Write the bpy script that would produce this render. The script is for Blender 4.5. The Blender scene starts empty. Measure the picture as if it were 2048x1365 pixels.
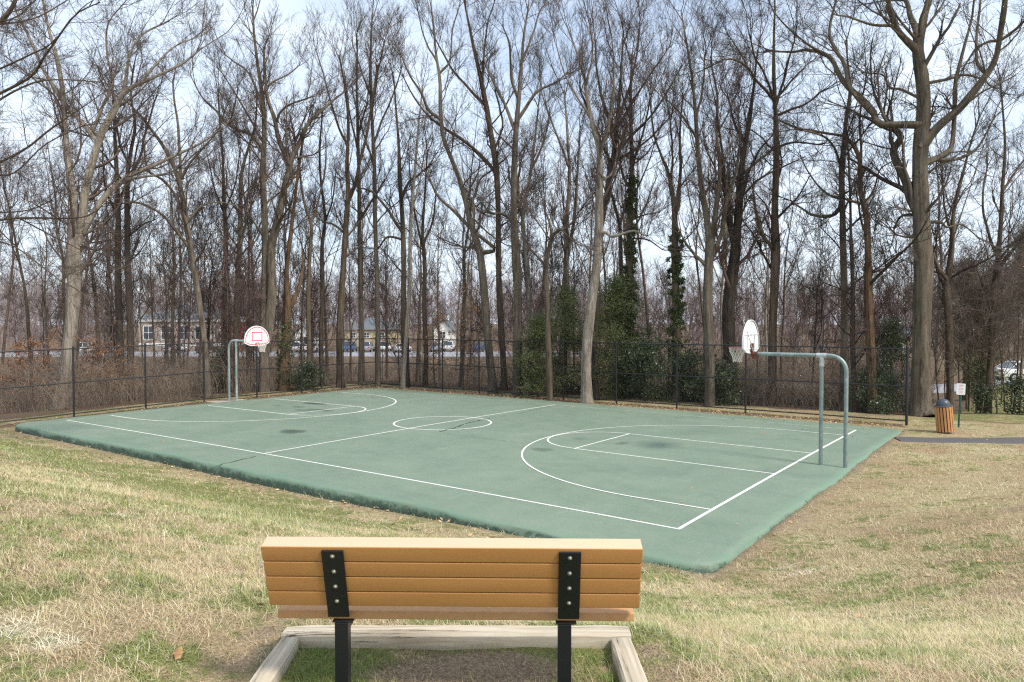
import bpy, math, random
import numpy as np
from mathutils import Vector, Matrix
R_ = math.radians
random.seed(7); rng = np.random.default_rng(11)
SC = bpy.context.scene; COL = SC.collection

# ------------------------------------------------------------------ camera, world, sun, exposure
CAM = np.array([18.6877, -20.9704, 3.8634]); YAW, PIT, FPX = -0.6333, -0.026, 1464.27
cd = bpy.data.cameras.new('camera'); cam = bpy.data.objects.new('camera', cd); COL.objects.link(cam)
cam.location = CAM; cam.rotation_euler = (math.pi/2 + PIT, 0, -YAW)
cd.sensor_width = 36; cd.lens = FPX/2048*36; cd.clip_start = .1; cd.clip_end = 3000
SC.camera = cam
SUN_EL, SUN_AZ = R_(49), math.atan2(1, -.05)        # azimuth measured from +Y towards +X
SC.world = bpy.data.worlds.new('World'); SC.world.use_nodes = True
nt = SC.world.node_tree; nt.nodes.clear()
def wn(t, **k):
    n = nt.nodes.new(t)
    for a, b in k.items(): setattr(n, a, b)
    return n
sky = wn('ShaderNodeTexSky', sky_type='NISHITA', sun_disc=False, sun_elevation=SUN_EL, sun_rotation=SUN_AZ)
sky.air_density = 1.0; sky.dust_density = 1.5; sky.ozone_density = 1.6
sc_ = wn('ShaderNodeVectorMath', operation='SCALE'); sc_.inputs['Scale'].default_value = .14
tc = wn('ShaderNodeTexCoord'); mp = wn('ShaderNodeMapping'); mp.inputs['Scale'].default_value = (1.6, 1.6, 5.5)
mp.inputs['Rotation'].default_value = (0, .12, .6)
n1 = wn('ShaderNodeTexNoise'); n1.inputs['Scale'].default_value = 1.15; n1.inputs['Detail'].default_value = 7; n1.inputs['Roughness'].default_value = .55
n1.inputs['Distortion'].default_value = .35
rp = wn('ShaderNodeValToRGB'); rp.color_ramp.elements[0].position = .36; rp.color_ramp.elements[1].position = .62
rp.color_ramp.elements[0].color = (.40, .40, .40, 1); rp.color_ramp.elements[1].color = (.97, .97, .97, 1)
sp = wn('ShaderNodeSeparateXYZ'); hz = wn('ShaderNodeMapRange'); hz.inputs['From Min'].default_value = 0.02; hz.inputs['From Max'].default_value = .36
hz.inputs['To Min'].default_value = .66; hz.inputs['To Max'].default_value = 0
mxm = wn('ShaderNodeMath', operation='MAXIMUM')
mix = wn('ShaderNodeMixRGB'); mix.inputs['Color2'].default_value = (.71, .80, .90, 1)
bg = wn('ShaderNodeBackground'); ow = wn('ShaderNodeOutputWorld')
L = nt.links.new
L(sky.outputs[0], sc_.inputs[0]); L(sc_.outputs[0], mix.inputs['Color1'])
L(tc.outputs['Generated'], mp.inputs[0]); L(mp.outputs[0], n1.inputs[0]); L(n1.outputs[0], rp.inputs[0])
L(tc.outputs['Generated'], sp.inputs[0]); L(sp.outputs[2], hz.inputs[0]); L(rp.outputs[0], mxm.inputs[0]); L(hz.outputs[0], mxm.inputs[1])
L(mxm.outputs[0], mix.inputs['Fac']); L(mix.outputs[0], bg.inputs[0]); bg.inputs[1].default_value = 1.0; L(bg.outputs[0], ow.inputs[0])
sd = bpy.data.lights.new('sun', 'SUN'); sd.energy = 2.7; sd.angle = R_(10); sd.color = (1, .94, .85)
so = bpy.data.objects.new('sun', sd); COL.objects.link(so)
sv = Vector((math.sin(SUN_AZ)*math.cos(SUN_EL), math.cos(SUN_AZ)*math.cos(SUN_EL), math.sin(SUN_EL)))
so.rotation_euler = sv.to_track_quat('Z', 'Y').to_euler()
SC.view_settings.view_transform = 'Standard'; SC.view_settings.look = 'None'; SC.view_settings.exposure = 0.62; SC.view_settings.gamma = 1
SC.cycles.max_bounces = 4; SC.cycles.diffuse_bounces = 2; SC.cycles.transparent_max_bounces = 6; SC.cycles.use_denoising = False; SC.cycles.filter_width = 1.25; SC.cycles.sample_clamp_indirect = 3

# ------------------------------------------------------------------ measuring helpers
cy_, sy_, cp_, sp_ = math.cos(YAW), math.sin(YAW), math.cos(PIT), math.sin(PIT)
RIGHT = np.array([cy_, -sy_, 0]); FWD = np.array([sy_, cy_, 0])
def ray(u, v):
    r = (u-1024)/FPX; q = (682.5-v)/FPX
    f = cp_ - q*sp_; up = sp_ + q*cp_
    return np.array([r*cy_+f*sy_, -r*sy_+f*cy_, up])
def W(u, v, dep): return CAM + ray(u, v)*dep
def atz(u, v, z): d = ray(u, v); return CAM + d*(z-CAM[2])/d[2]
def smooth(t): t = np.clip(t, 0, 1); return t*t*(3-2*t)
def wob(x, y, s=1.0, k=0.0):
    return (np.sin(x*1.3*s+k)*np.cos(y*1.1*s-k*2)+.6*np.sin(x*2.7*s-y*1.9*s+k*3)+.4*np.cos(x*.7*s+y*3.9*s+k))/2
SX0, SX1, SY0, SY1 = -13.9, 14.35, -9.62, 9.35                        # the slab
FY, FX = 10.9, -15.15                                                 # fence lines
def crown_z(x, y): return -.048*(x/13)**2 - .0326*(y/8)**2
def gz(x, y):
    x = np.asarray(x, float); y = np.asarray(y, float)
    dx = np.maximum(np.maximum(SX0-x, x-SX1), 0); dy = np.maximum(SY0-y, 0); dyf = np.maximum(y-SY1, 0)
    s = np.hypot(dx, dy)
    nearside = smooth((1-y)/12)
    base = -.13 - .17*nearside*(1-.7*smooth((x-4)/8))
    fade = smooth((x+16)/8)*smooth((60-x)/30)
    amp = 2.28*smooth((5-y)/17)*fade
    tt = np.clip((s-.5)/8.7, 0, 1); z = base + amp*(.55*tt+.45*smooth(tt))
    inside = (dx == 0) & (dy == 0) & (dyf == 0)
    z = np.where(inside, -.42, z)
    d1 = np.maximum(y-FY-1.7, 0); d2 = np.maximum(FX-1.8-x, 0); d = np.hypot(d1, d2)
    z = z - (1.15*smooth(d/16))*np.where(x > 12, 1-.55*smooth((x-12)/6), 1)
    far = np.hypot(x-CAM[0], y-CAM[1])
    z = z + 2*smooth((far-150)/170)*smooth((y+20-(x*.0))/60)
    z = z + np.where(inside, 0, .022*wob(x, y, .9)*smooth(s/1.5+dyf/2) + .05*wob(x, y, .22, 1)*smooth(s/4))
    # scooped pad inside the timber frame
    lx = (x-CAM[0])*RIGHT[0]+(y-CAM[1])*RIGHT[1]; ly = (x-CAM[0])*FWD[0]+(y-CAM[1])*FWD[1]
    pad = smooth((lx+2.1)/.6)*smooth((1.45-lx)/.6)*smooth((5.2-ly)/.6)*smooth((ly-1)/.3)
    z = z*(1-pad) + pad*(1.915-.02*smooth((lx+1.3)/.1)*smooth((.6-lx)/.1)*smooth((4.35-ly)/.1)+.012*wob(x, y, 2.5, 3))
    return z
def zones(x, y):
    """how green / bare / leaf-littered / lush the ground is"""
    lx = (x-CAM[0])*RIGHT[0]+(y-CAM[1])*RIGHT[1]; ly = (x-CAM[0])*FWD[0]+(y-CAM[1])*FWD[1]
    dx = np.maximum(np.maximum(SX0-x, x-SX1), 0); dy = np.maximum(SY0-y, 0); dyf = np.maximum(y-SY1, 0); s = np.hypot(dx, dy)
    n = wob(x, y, .5, 2); n2 = wob(x, y, 1.3, 5); n3 = wob(x, y, 3.1, 1)
    green = .46+.26*n+.30*n2+.2*n3 - .22*smooth((lx-1)/3)
    swale = np.exp(-((s-2.9)/1.3)**2)*(y < -7)*smooth((x+14)/6)
    green = green + .7*swale*np.where(x < 9, 1, .35) - .12*smooth((x-14)/3)*smooth((y+9)/5)
    bare = .10+.25*np.maximum(n2*n, 0) + .5*np.exp(-(s/.75)**2)*(dyf == 0) + .35*smooth((x-14.5)/2)*np.exp(-((y+5)/4.5)**2)*(.5+n2)
    pad = smooth((lx+1.32)/.15)*smooth((.66-lx)/.15)*smooth((4.45-ly)/.12)*smooth((ly-1)/.3)
    hole = np.exp(-((lx+.25)/.55)**2-((ly-4.05)/.28)**2)
    edge = np.exp(-((lx+1.52)/.14)**2)*smooth((5-ly)/.3) + np.exp(-((lx-.86)/.14)**2)*smooth((4.6-ly)/.3)
    green = green*(1-pad) + pad*(1.05-1.3*hole+.3*n3)
    bare = bare*(1-pad) + pad*(.05+1.25*hole) + .8*edge
    wood = np.maximum(smooth((y-FY-np.where(x > -4, 2.7, .6)-.35*n2-.3*np.sin(x*.6))/.7), smooth((FX-1.6-x+.3*n)/.7))
    lawn = smooth((x-13.5)/3)*smooth((y-13)/2)*smooth((60-y)/10)
    wood = wood*(1-lawn); green = np.where(lawn > .3, .75+.15*n, green)
    fl = np.exp(-((y-FY+.35)/.5)**2)*(x < 14.3)*(x > FX-1) + np.exp(-((x-FX-.15)/.7)**2)*(y < FY)
    litter = np.clip(wood+.85*fl, 0, 1)
    return np.clip(green, 0, 1), np.clip(bare, 0, 1), litter, pad

# ------------------------------------------------------------------ mesh helpers
def mesh_np(name, V, F, mat=None, smooth_=True, mats=None, midx=None):
    me = bpy.data.meshes.new(name); F = np.asarray(F, np.int32); V = np.asarray(V, np.float32)
    me.vertices.add(len(V)); me.vertices.foreach_set('co', V.ravel())
    k = F.shape[1]; me.loops.add(F.size); me.loops.foreach_set('vertex_index', F.ravel())
    me.polygons.add(len(F)); me.polygons.foreach_set('loop_start', np.arange(0, F.size, k, dtype=np.int32))
    me.polygons.foreach_set('use_smooth', np.full(len(F), smooth_, bool))
    for m in (mats or [mat]): me.materials.append(m)
    if midx is not None: me.polygons.foreach_set('material_index', np.asarray(midx, np.int32))
    me.update(calc_edges=True); return me
def attr(me, name, val):
    a = me.attributes.new(name, 'FLOAT', 'POINT'); a.data.foreach_set('value', np.asarray(val, np.float32))
def link(name, data, parent=None, loc=None):
    o = bpy.data.objects.new(name, data); COL.objects.link(o)
    if parent is not None: o.parent = parent
    if loc is not None: o.location = loc
    return o
def tag(o, label=None, cat=None, group=None, kind=None):
    if label: o['label'] = label
    if cat: o['category'] = cat
    if group: o['group'] = group
    if kind: o['kind'] = kind
    return o
def thing(name, label, cat, loc=(0, 0, 0), rz=0, group=None):
    o = link(name, None, loc=loc); o.rotation_euler = (0, 0, rz); return tag(o, label, cat, group)
def tubes(P, R, sides, cap=False):
    P = np.asarray(P, float); R = np.asarray(R, float); N, K, _ = P.shape
    T = np.gradient(P, axis=1); T /= np.linalg.norm(T, axis=2, keepdims=True)+1e-9
    m = np.abs((P[:, -1]-P[:, 0])/(np.linalg.norm(P[:, -1]-P[:, 0], axis=1, keepdims=True)+1e-9))
    ref = np.zeros((N, 3)); ref[np.arange(N), m.argmin(1)] = 1; ref = ref[:, None, :]
    U = np.cross(T, ref); U /= np.linalg.norm(U, axis=2, keepdims=True)+1e-9; Vv = np.cross(T, U)
    a = np.arange(sides)*2*np.pi/sides
    ring = U[:, :, None, :]*np.cos(a)[None, None, :, None] + Vv[:, :, None, :]*np.sin(a)[None, None, :, None]
    V = P[:, :, None, :] + ring*R[:, :, None, None]
    i = np.arange(sides); j = (i+1) % sides
    k = np.arange(K-1)[:, None]
    q = np.stack([k*sides+i, k*sides+j, (k+1)*sides+j, (k+1)*sides+i], -1).reshape(-1, 4)
    F = (q[None]+(np.arange(N)*K*sides)[:, None, None]).reshape(-1, 4)
    V = V.reshape(-1, 3)
    return V, F
def merge(parts):
    Vs, Fs, o = [], [], 0
    for V, F in parts:
        Vs.append(V); Fs.append(F+o); o += len(V)
    return np.concatenate(Vs), np.concatenate(Fs)
class MB:
    def __init__(s): s.V = []; s.F = []
    def add(s, V, F):
        o = len(s.V); s.V += [tuple(map(float, v)) for v in V]; s.F += [tuple(int(i)+o for i in f) for f in F]; return s
    def box(s, a, b, M=None):
        (x0, y0, z0), (x1, y1, z1) = a, b
        V = [(x0, y0, z0), (x1, y0, z0), (x1, y1, z0), (x0, y1, z0), (x0, y0, z1), (x1, y0, z1), (x1, y1, z1), (x0, y1, z1)]
        if M: V = [M @ Vector(v) for v in V]
        return s.add(V, [(3, 2, 1, 0), (4, 5, 6, 7), (0, 1, 5, 4), (1, 2, 6, 5), (2, 3, 7, 6), (3, 0, 4, 7)])
    def tube(s, pts, r, n=10, caps=True):
        P = np.array(pts, float)[None]; Rr = np.full(P.shape[:2], r) if np.isscalar(r) else np.array(r, float)[None]
        V, F = tubes(P, Rr, n); F = [tuple(f) for f in F]; K = P.shape[1]
        if caps: F += [tuple(range(n))[::-1], tuple((K-1)*n+i for i in range(n))]
        return s.add(V, F)
    def lathe(s, prof, n=24, M=None):
        V = []; F = []
        for r, z in prof:
            for i in range(n):
                a = 2*math.pi*i/n; V.append(Vector((r*math.cos(a), r*math.sin(a), z)))
        if M: V = [M @ v for v in V]
        for k in range(len(prof)-1):
            for i in range(n):
                j = (i+1) % n; F.append((k*n+i, k*n+j, (k+1)*n+j, (k+1)*n+i))
        F.append(tuple(range(n))[::-1]); F.append(tuple((len(prof)-1)*n+i for i in range(n)))
        return s.add(V, F)
    def prism(s, outline, thick, M):          # outline in local xz, extruded along y
        n = len(outline); V = [M @ Vector((x, 0, z)) for x, z in outline]+[M @ Vector((x, thick, z)) for x, z in outline]
        F = [tuple(range(n)), tuple(range(2*n-1, n-1, -1))]+[(i, i+n, (i+1) % n+n, (i+1) % n) for i in range(n)]
        return s.add(V, F)
    def build(s, name, mat, parent=None, bevel=0, smooth_=False, seg=2):
        me = bpy.data.meshes.new(name); me.from_pydata(s.V, [], s.F); me.materials.append(mat)
        import bmesh
        bm = bmesh.new(); bm.from_mesh(me)
        bmesh.ops.recalc_face_normals(bm, faces=bm.faces)
        if bevel:
            ed = [e for e in bm.edges if len(e.link_faces) == 2 and e.calc_face_angle(0) > .6]
            bmesh.ops.bevel(bm, geom=ed, offset=bevel, segments=seg, affect='EDGES', profile=.6)
        bm.to_mesh(me); bm.free()
        if smooth_:
            me.polygons.foreach_set('use_smooth', [True]*len(me.polygons))
            me.set_sharp_from_angle(angle=R_(40))
        return link(name, me, parent)

# ------------------------------------------------------------------ materials
class MT:
    def __init__(s, name, rough=.8, spec=.3, metal=0):
        s.m = bpy.data.materials.new(name); s.m.use_nodes = True; s.t = s.m.node_tree
        s.b = s.t.nodes['Principled BSDF']; s.b.inputs['Roughness'].default_value = rough
        s.b.inputs['Specular IOR Level'].default_value = spec; s.b.inputs['Metallic'].default_value = metal
    def n(s, t, **k):
        x = s.t.nodes.new(t)
        for a, b in k.items():
            if a in x.inputs.keys() if hasattr(x.inputs, 'keys') else False: x.inputs[a].default_value = b
            else: setattr(x, a, b)
        return x
    def l(s, a, b): s.t.links.new(a, b)
    def coord(s, scale=(1, 1, 1), kind='Object'):
        t = s.n('ShaderNodeTexCoord'); m = s.n('ShaderNodeMapping'); m.inputs['Scale'].default_value = scale
        s.l(t.outputs[kind], m.inputs[0]); return m.outputs[0]
    def noise(s, vec, scale, detail=4, rough=.6, dist=0):
        x = s.n('ShaderNodeTexNoise'); x.inputs['Scale'].default_value = scale; x.inputs['Detail'].default_value = detail
        x.inputs['Roughness'].default_value = rough; x.inputs['Distortion'].default_value = dist; s.l(vec, x.inputs[0]); return x.outputs[0]
    def ramp(s, fac, stops):
        r = s.n('ShaderNodeValToRGB'); e = r.color_ramp.elements
        while len(e) < len(stops): e.new(.5)
        for i, (p, c) in enumerate(stops):
            e[i].position = p; e[i].color = (c if hasattr(c, '__len__') else (c, c, c))[:3]+(1,) if hasattr(c, '__len__') else (c, c, c, 1)
        s.l(fac, r.inputs[0]); return r.outputs[0]
    def mix(s, f, a, b, mode='MIX'):
        x = s.n('ShaderNodeMixRGB'); x.blend_type = mode
        for sock, v in zip((0, 1, 2), (f, a, b)):
            if hasattr(v, 'is_linked'): s.l(v, x.inputs[sock])
            else: x.inputs[sock].default_value = v if sock == 0 else tuple(v)+(1,)
        return x.outputs[0]
    def math(s, op, a, b=0.0):
        x = s.n('ShaderNodeMath'); x.operation = op
        for i, v in enumerate((a, b)):
            if hasattr(v, 'is_linked'): s.l(v, x.inputs[i])
            else: x.inputs[i].default_value = v
        return x.outputs[0]
    def at(s, name):
        x = s.n('ShaderNodeAttribute'); x.attribute_name = name; return x.outputs['Fac']
    def bump(s, h, strength=.5, dist=.02):
        x = s.n('ShaderNodeBump'); x.inputs['Strength'].default_value = strength; x.inputs['Distance'].default_value = dist
        s.l(h, x.inputs['Height']); s.l(x.outputs[0], s.b.inputs['Normal'])
    def col(s, c):
        if hasattr(c, 'is_linked'): s.l(c, s.b.inputs['Base Color'])
        else: s.b.inputs['Base Color'].default_value = tuple(c)+(1,)
        return s
def simple(name, c, rough=.6, spec=.3, metal=0, var=.15, scale=6, bump=0):
    m = MT(name, rough, spec, metal); v = m.coord()
    n = m.noise(v, scale, 5)
    a = tuple(x*(1-var) for x in c); b = tuple(min(1, x*(1+var)) for x in c)
    m.col(m.ramp(n, [(.3, a), (.7, b)]))
    if bump: m.bump(m.noise(v, scale*6, 3), bump, .01)
    return m.m
BK = .86
def bark(name, lo, hi, moss=None, vs=1.0):
    lo = tuple(x*BK for x in lo); hi = tuple(x*BK for x in hi)
    m = MT(name, .92, .15); v = m.coord((1, 1, .13)); v2 = m.coord((1, 1, .5))
    n = m.noise(v, 9*vs, 6, .75, .8); n2 = m.noise(v2, 1.3, 3); n3 = m.noise(v, 5*vs, 4, .6)
    c = m.ramp(n, [(.36, tuple(x*.38 for x in lo)), (.48, lo), (.62, hi)])
    c = m.mix(m.ramp(n2, [(.35, 0.0), (.7, .55)]), c, tuple(x*1.18 for x in hi))
    c = m.mix(m.ramp(n3, [(.45, 0.0), (.65, .5)]), c, tuple(x*.75 for x in lo))
    if moss: c = m.mix(m.ramp(m.noise(v2, 2.1, 5), [(.48, 0.0), (.66, .6)]), c, moss)
    m.col(c); m.bump(n, 1.0, .10); return m.m
BARK = {
 'pale': bark('bark_pale', (.25, .21, .17), (.46, .40, .325)),
 'grey': bark('bark_grey', (.135, .11, .085), (.26, .215, .165)),
 'brown': bark('bark_brown', (.105, .078, .056), (.21, .16, .118)),
 'dark': bark('bark_dark', (.06, .047, .038), (.125, .10, .08)),
 'oak': bark('bark_oak', (.115, .093, .068), (.225, .185, .14), (.165, .15, .105), .8),
 'rust': bark('bark_rust', (.12, .075, .045), (.23, .15, .09)),
}
def twigm(name, a, b):
    a = tuple(x*.74 for x in a); b = tuple(x*.74 for x in b)
    m = MT(name, .85, .2); v = m.coord(); m.col(m.ramp(m.noise(v, .9, 3), [(.35, a), (.65, b)])); return m.m
TWIG = {'warm': twigm('twig_warm', (.105, .076, .064), (.19, .14, .115)), 'grey': twigm('twig_grey', (.095, .08, .068), (.19, .16, .13)),
        'red': twigm('twig_red', (.125, .078, .068), (.20, .135, .115)), 'dark': twigm('twig_dark', (.05, .038, .034), (.10, .078, .066))}
def grass_colour(m, blades):
    pos = m.n('ShaderNodeNewGeometry').outputs['Position']
    g, ba, li = m.at('green'), m.at('bare'), m.at('litter')
    nA = m.noise(pos, 1.5, 6, .65); nB = m.noise(pos, 6, 5, .65); nC = m.noise(pos, 42, 3, .7); nE = m.noise(pos, .45, 4, .6)
    gm = m.math('ADD', g, m.math('MULTIPLY', m.math('SUBTRACT', m.math('ADD', nA, m.math('MULTIPLY', nB, .85)), .925), 3.0))
    gm = m.ramp(gm, [(.30, 0.0), (.78, .95)])
    straw = m.ramp(nC, [(.25, (.36, .285, .14)), (.5, (.59, .495, .28)), (.75, (.78, .69, .46))])
    straw = m.mix(m.ramp(nE, [(.4, 0.0), (.62, .75)]), straw, (.47, .325, .20))
    green = m.ramp(nC, [(.25, (.13, .165, .045)), (.75, (.33, .37, .12))])
    c = m.mix(gm, straw, green)
    bm_ = m.math('ADD', ba, m.math('MULTIPLY', m.math('SUBTRACT', nB, .5), .9))
    soil = m.ramp(nC, [(.3, (.22, .15, .10)), (.5, (.42, .31, .215)), (.75, (.60, .48, .35))])
    if not blades: c = m.mix(m.ramp(bm_, [(.42, 0.0), (.72, 1.0)]), c, soil)
    lit = m.ramp(m.noise(pos, 26, 4, .75), [(.3, (.06, .04, .026)), (.48, (.155, .108, .075)), (.6, (.26, .185, .125)), (.75, (.46, .34, .22))])
    lm = m.math('ADD', li, m.math('MULTIPLY', m.math('SUBTRACT', nB, .5), .7))
    c = m.mix(m.ramp(lm, [(.35, 0.0), (.6, 1.0)]), c, lit)
    return c, nC, nB
gm_ = MT('lawn_ground', .95, .1); c, nC, nB = grass_colour(gm_, False); gm_.col(gm_.mix(gm_.ramp(gm_.noise(gm_.n('ShaderNodeNewGeometry').outputs['Position'], 60, 3, .8), [(.42, .55), (.62, .08)]), c, (.12, .085, .05)))
gm_.bump(gm_.math('ADD', nC, gm_.math('MULTIPLY', nB, 1.5)), .9, .05); M_GROUND = gm_.m
bl = MT('grass_blades', .75, .2); c, nC, nB = grass_colour(bl, True)
c = bl.mix(bl.math('MULTIPLY', bl.at('dry'), .8), c, (.74, .67, .50)); c = bl.mix(bl.math('MULTIPLY', bl.at('dark'), .85), c, (.19, .135, .08)); c = bl.mix(bl.math('MULTIPLY', bl.at('fresh'), .9), c, (.20, .265, .065)); c = bl.mix(bl.math('MULTIPLY', bl.at('pad'), .8), c, (.14, .225, .045))
bl.col(c); M_BLADE = bl.m

# ------------------------------------------------------------------ ground sheet
def axis(lo, a, b, hi, step, grow=1.22):
    mid = list(np.arange(a, b+1e-6, step)); l = []; r = []; d = step; x = a
    while x > lo: d *= grow; x -= d; l.append(x)
    d = step; x = mid[-1]
    while x < hi: d *= grow; x += d; r.append(x)
    return np.array(l[::-1]+mid+r)
gxs = axis(-700, -20, 24, 700, .2); gys = axis(-300, -24, 15, 900, .2)
GX, GY = np.meshgrid(gxs, gys); GZ = gz(GX, GY); nx = len(gxs)
V = np.stack([GX, GY, GZ], -1).reshape(-1, 3)
ii = (np.arange(len(gys)-1)[:, None]*nx+np.arange(nx-1)).ravel()
me = mesh_np('ground', V, np.stack([ii, ii+1, ii+1+nx, ii+nx], -1), M_GROUND)
g, ba, li, pad = zones(V[:, 0], V[:, 1]); attr(me, 'green', g); attr(me, 'bare', ba); attr(me, 'litter', li)
tag(link('ground', me), kind='structure')

def hit(u, v):
    d = ray(u, v); t = 1.0
    while t < 60:
        p = CAM+d*t
        if p[2] < float(gz(p[0], p[1])): return p
        t += .03
    return p
TUFTS = []
for u, v, tr, ts, ta in ((240, 1032, .16, .5, .6), (30, 1265, .2, .6, .4), (110, 1290, .16, .6, .4), (480, 1100, .12, .6, .6), (1620, 1145, .45, .22, .95), (1560, 1140, .3, .25, .95), (2040, 970, .5, .3, .6), (1990, 900, .8, .3, .6), (300, 1052, .10, .6, .2), (1740, 1050, .25, .3, .9)):
    p = hit(u, v); TUFTS.append((p[0], p[1], tr, ts, ta))
# grass blades (mown lawn, matted winter grass)
def blades(n, d0, d1, hgt, wid, seed):
    r = np.random.default_rng(seed); dep = np.sqrt(r.uniform(d0**2, d1**2, n)); t = r.uniform(-.76, .78, n)
    x = CAM[0]+RIGHT[0]*t*dep+FWD[0]*dep; y = CAM[1]+RIGHT[1]*t*dep+FWD[1]*dep
    g, ba, li, pad = zones(x, y)
    dx = np.maximum(np.maximum(SX0-.12-x, x-SX1-.12), 0); dy = np.maximum(SY0-.12-y, 0); dyf = np.maximum(y-SY1, 0)
    k = (dx+dy+dyf > 0.03) & (li < .45+.2*r.random(n)) & (r.random(n) > ba*.95) & (y < 13)
    lx, ly = t*dep, dep
    k &= ~((ly > 4.30) & (ly < 4.50) & (lx > -1.42) & (lx < .74)) & ~((ly < 4.35) & (((lx > -1.40) & (lx < -1.24)) | ((lx > .56) & (lx < .73))))
    # path at right stays clear
    k &= ~((x > 14.2) & (np.abs(y-(6.9+(x-14.8)*.62)) < .72))
    x, y, g, ba, li, pad = x[k], y[k], g[k], ba[k], li[k], pad[k]; n = len(x)
    z = gz(x, y)-.008
    az = r.uniform(0, 2*np.pi, n); lean = np.clip(r.normal(1.12, .38, n), .1, 1.62)*(1-.45*np.clip(pad+.5*g-.5, 0, 1))
    h = hgt*np.exp(r.normal(0, .42, n))*(1+.3*wob(x, y, 1.7, 4)+.35*wob(x, y, 6.5, 2))*np.where(pad > .5, .9, 1)
    tuft = np.zeros(n)
    for tx, ty, tr, ts, ta in TUFTS:
        ca, sa = math.cos(ta), math.sin(ta); ex = (x-tx)*ca+(y-ty)*sa; ey = -(x-tx)*sa+(y-ty)*ca; tuft = np.maximum(tuft, np.exp(-(ex/tr)**2-(ey/(tr*ts))**2))
    h = h*(1+.25*tuft); lean = lean*(1-tuft)+1.25*tuft
    D = np.stack([np.cos(az)*np.sin(lean), np.sin(az)*np.sin(lean), np.cos(lean)], -1)
    D2 = np.stack([np.cos(az+.2)*np.sin(lean+.3), np.sin(az+.2)*np.sin(lean+.3), np.maximum(np.cos(lean+.3), -.05)], -1)
    S = np.stack([-np.sin(az), np.cos(az), np.zeros(n)], -1)*(wid*r.uniform(.6, 1.3, n))[:, None]/2
    B = np.stack([x, y, z], -1); Mi = B+D*h[:, None]*.5; T = Mi+D2*h[:, None]*.55
    V = np.stack([B-S, B+S, Mi+S*.8, Mi-S*.8, T+S*.15, T-S*.15], 1).reshape(-1, 3)
    o = np.arange(n)[:, None]*6; F = np.concatenate([o+np.array([0, 1, 2, 3]), o+np.array([3, 2, 4, 5])], 0)
    rr = r.random(n); dry = np.maximum(np.where(rr > .68, (rr-.68)/.32, 0)*(1-.8*pad), (tuft > .35)*1.0); fresh = (r.random(n) < (.10+.5*g)*.55)*r.random(n)*(1-dry)
    dark = (r.random(n) < .16+.22*np.clip(wob(x, y, 3.7, 6), 0, 1))*r.uniform(.4, 1, n)*(1-dry)*(1-pad*.6)
    rep = lambda a: np.repeat(a, 6)
    return V, F, rep(g), rep(ba), rep(li), rep(dry), rep(fresh), rep(dark), rep(pad*r.uniform(.3, 1, n)*(ba < .5))
parts = [blades(330000, 2.4, 7, .052, .0032, 1), blades(330000, 5, 13, .058, .0045, 2), blades(260000, 9, 24, .06, .007, 3), blades(60000, 20, 34, .06, .011, 4)]
V, F = merge([(p[0], p[1]) for p in parts]); me = mesh_np('grass', V, F, M_BLADE, True)
for k, nm in enumerate(('green', 'bare', 'litter', 'dry', 'fresh', 'dark', 'pad')): attr(me, nm, np.concatenate([p[2+k] for p in parts]))
tag(link('grass', me), 'matted straw coloured winter grass with green patches covering the slope', 'grass', kind='stuff')

# fallen leaves
def leaf_mesh(n, pts, size, seed):
    r = np.random.default_rng(seed); a = r.uniform(0, 2*np.pi, n); tl = r.uniform(-.6, .6, (n, 2)); s = size*r.uniform(.6, 1.3, n)
    U = np.stack([np.cos(a), np.sin(a), tl[:, 0]], -1)*s[:, None]; Vv = np.stack([-np.sin(a), np.cos(a), tl[:, 1]], -1)*s[:, None]*.55
    C0 = pts; q = np.stack([C0-U, C0-U*.3+Vv, C0+U*.5+Vv*.7, C0+U, C0+U*.4-Vv*.8, C0-U*.4-Vv], 1)
    return q.reshape(-1, 3), (np.arange(n)[:, None]*6+np.arange(6))
lm = MT('dead_leaf', .7, .25); lm.col(lm.ramp(lm.noise(lm.n('ShaderNodeNewGeometry').outputs['Position'], 9, 3), [(.3, (.22, .11, .05)), (.5, (.42, .26, .13)), (.7, (.62, .48, .32))]))
M_LEAF = lm.m
r = rng; n = 5200
xs = np.concatenate([r.uniform(-15.5, 14.5, 2400), r.normal(FX+.1, .5, 1100), r.uniform(-16, 15, 1300), r.uniform(2, 19, 700)])
ys = np.concatenate([r.normal(FY-.7, .4, 2400), r.uniform(-12, 11, 1100), SY0-np.abs(r.normal(0, 1.0, 1300)), r.uniform(-19, 9, 700)])
out = ~((xs > SX0+.1) & (xs < SX1-.1) & (ys > SY0) & (ys < SY1-.02)); xs, ys = xs[out], ys[out]; n = len(xs)
kk = (rng.random(n) < np.where(ys < SY0+.5, .2, .55)); xs, ys = xs[kk], ys[kk]; n = len(xs)
cx_ = r.uniform(SX0+.5, SX1-.5, 70); cyy = r.uniform(SY0+.5, SY1-.5, 70); cyy[:40] = SY1-np.abs(r.normal(.3, .8, 40))-.2
zs = np.r_[gz(xs, ys)+.03, crown_z(cx_, cyy)+.012]; xs = np.r_[xs, cx_]; ys = np.r_[ys, cyy]; n = len(xs)
V, F = leaf_mesh(n, np.stack([xs, ys, zs], -1), .042, 5)
tag(link('fallen_leaves', mesh_np('fallen_leaves', V, F, M_LEAF, False)), 'dry brown oak leaves blown along the fence and court edge', 'leaves', kind='stuff')

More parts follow.
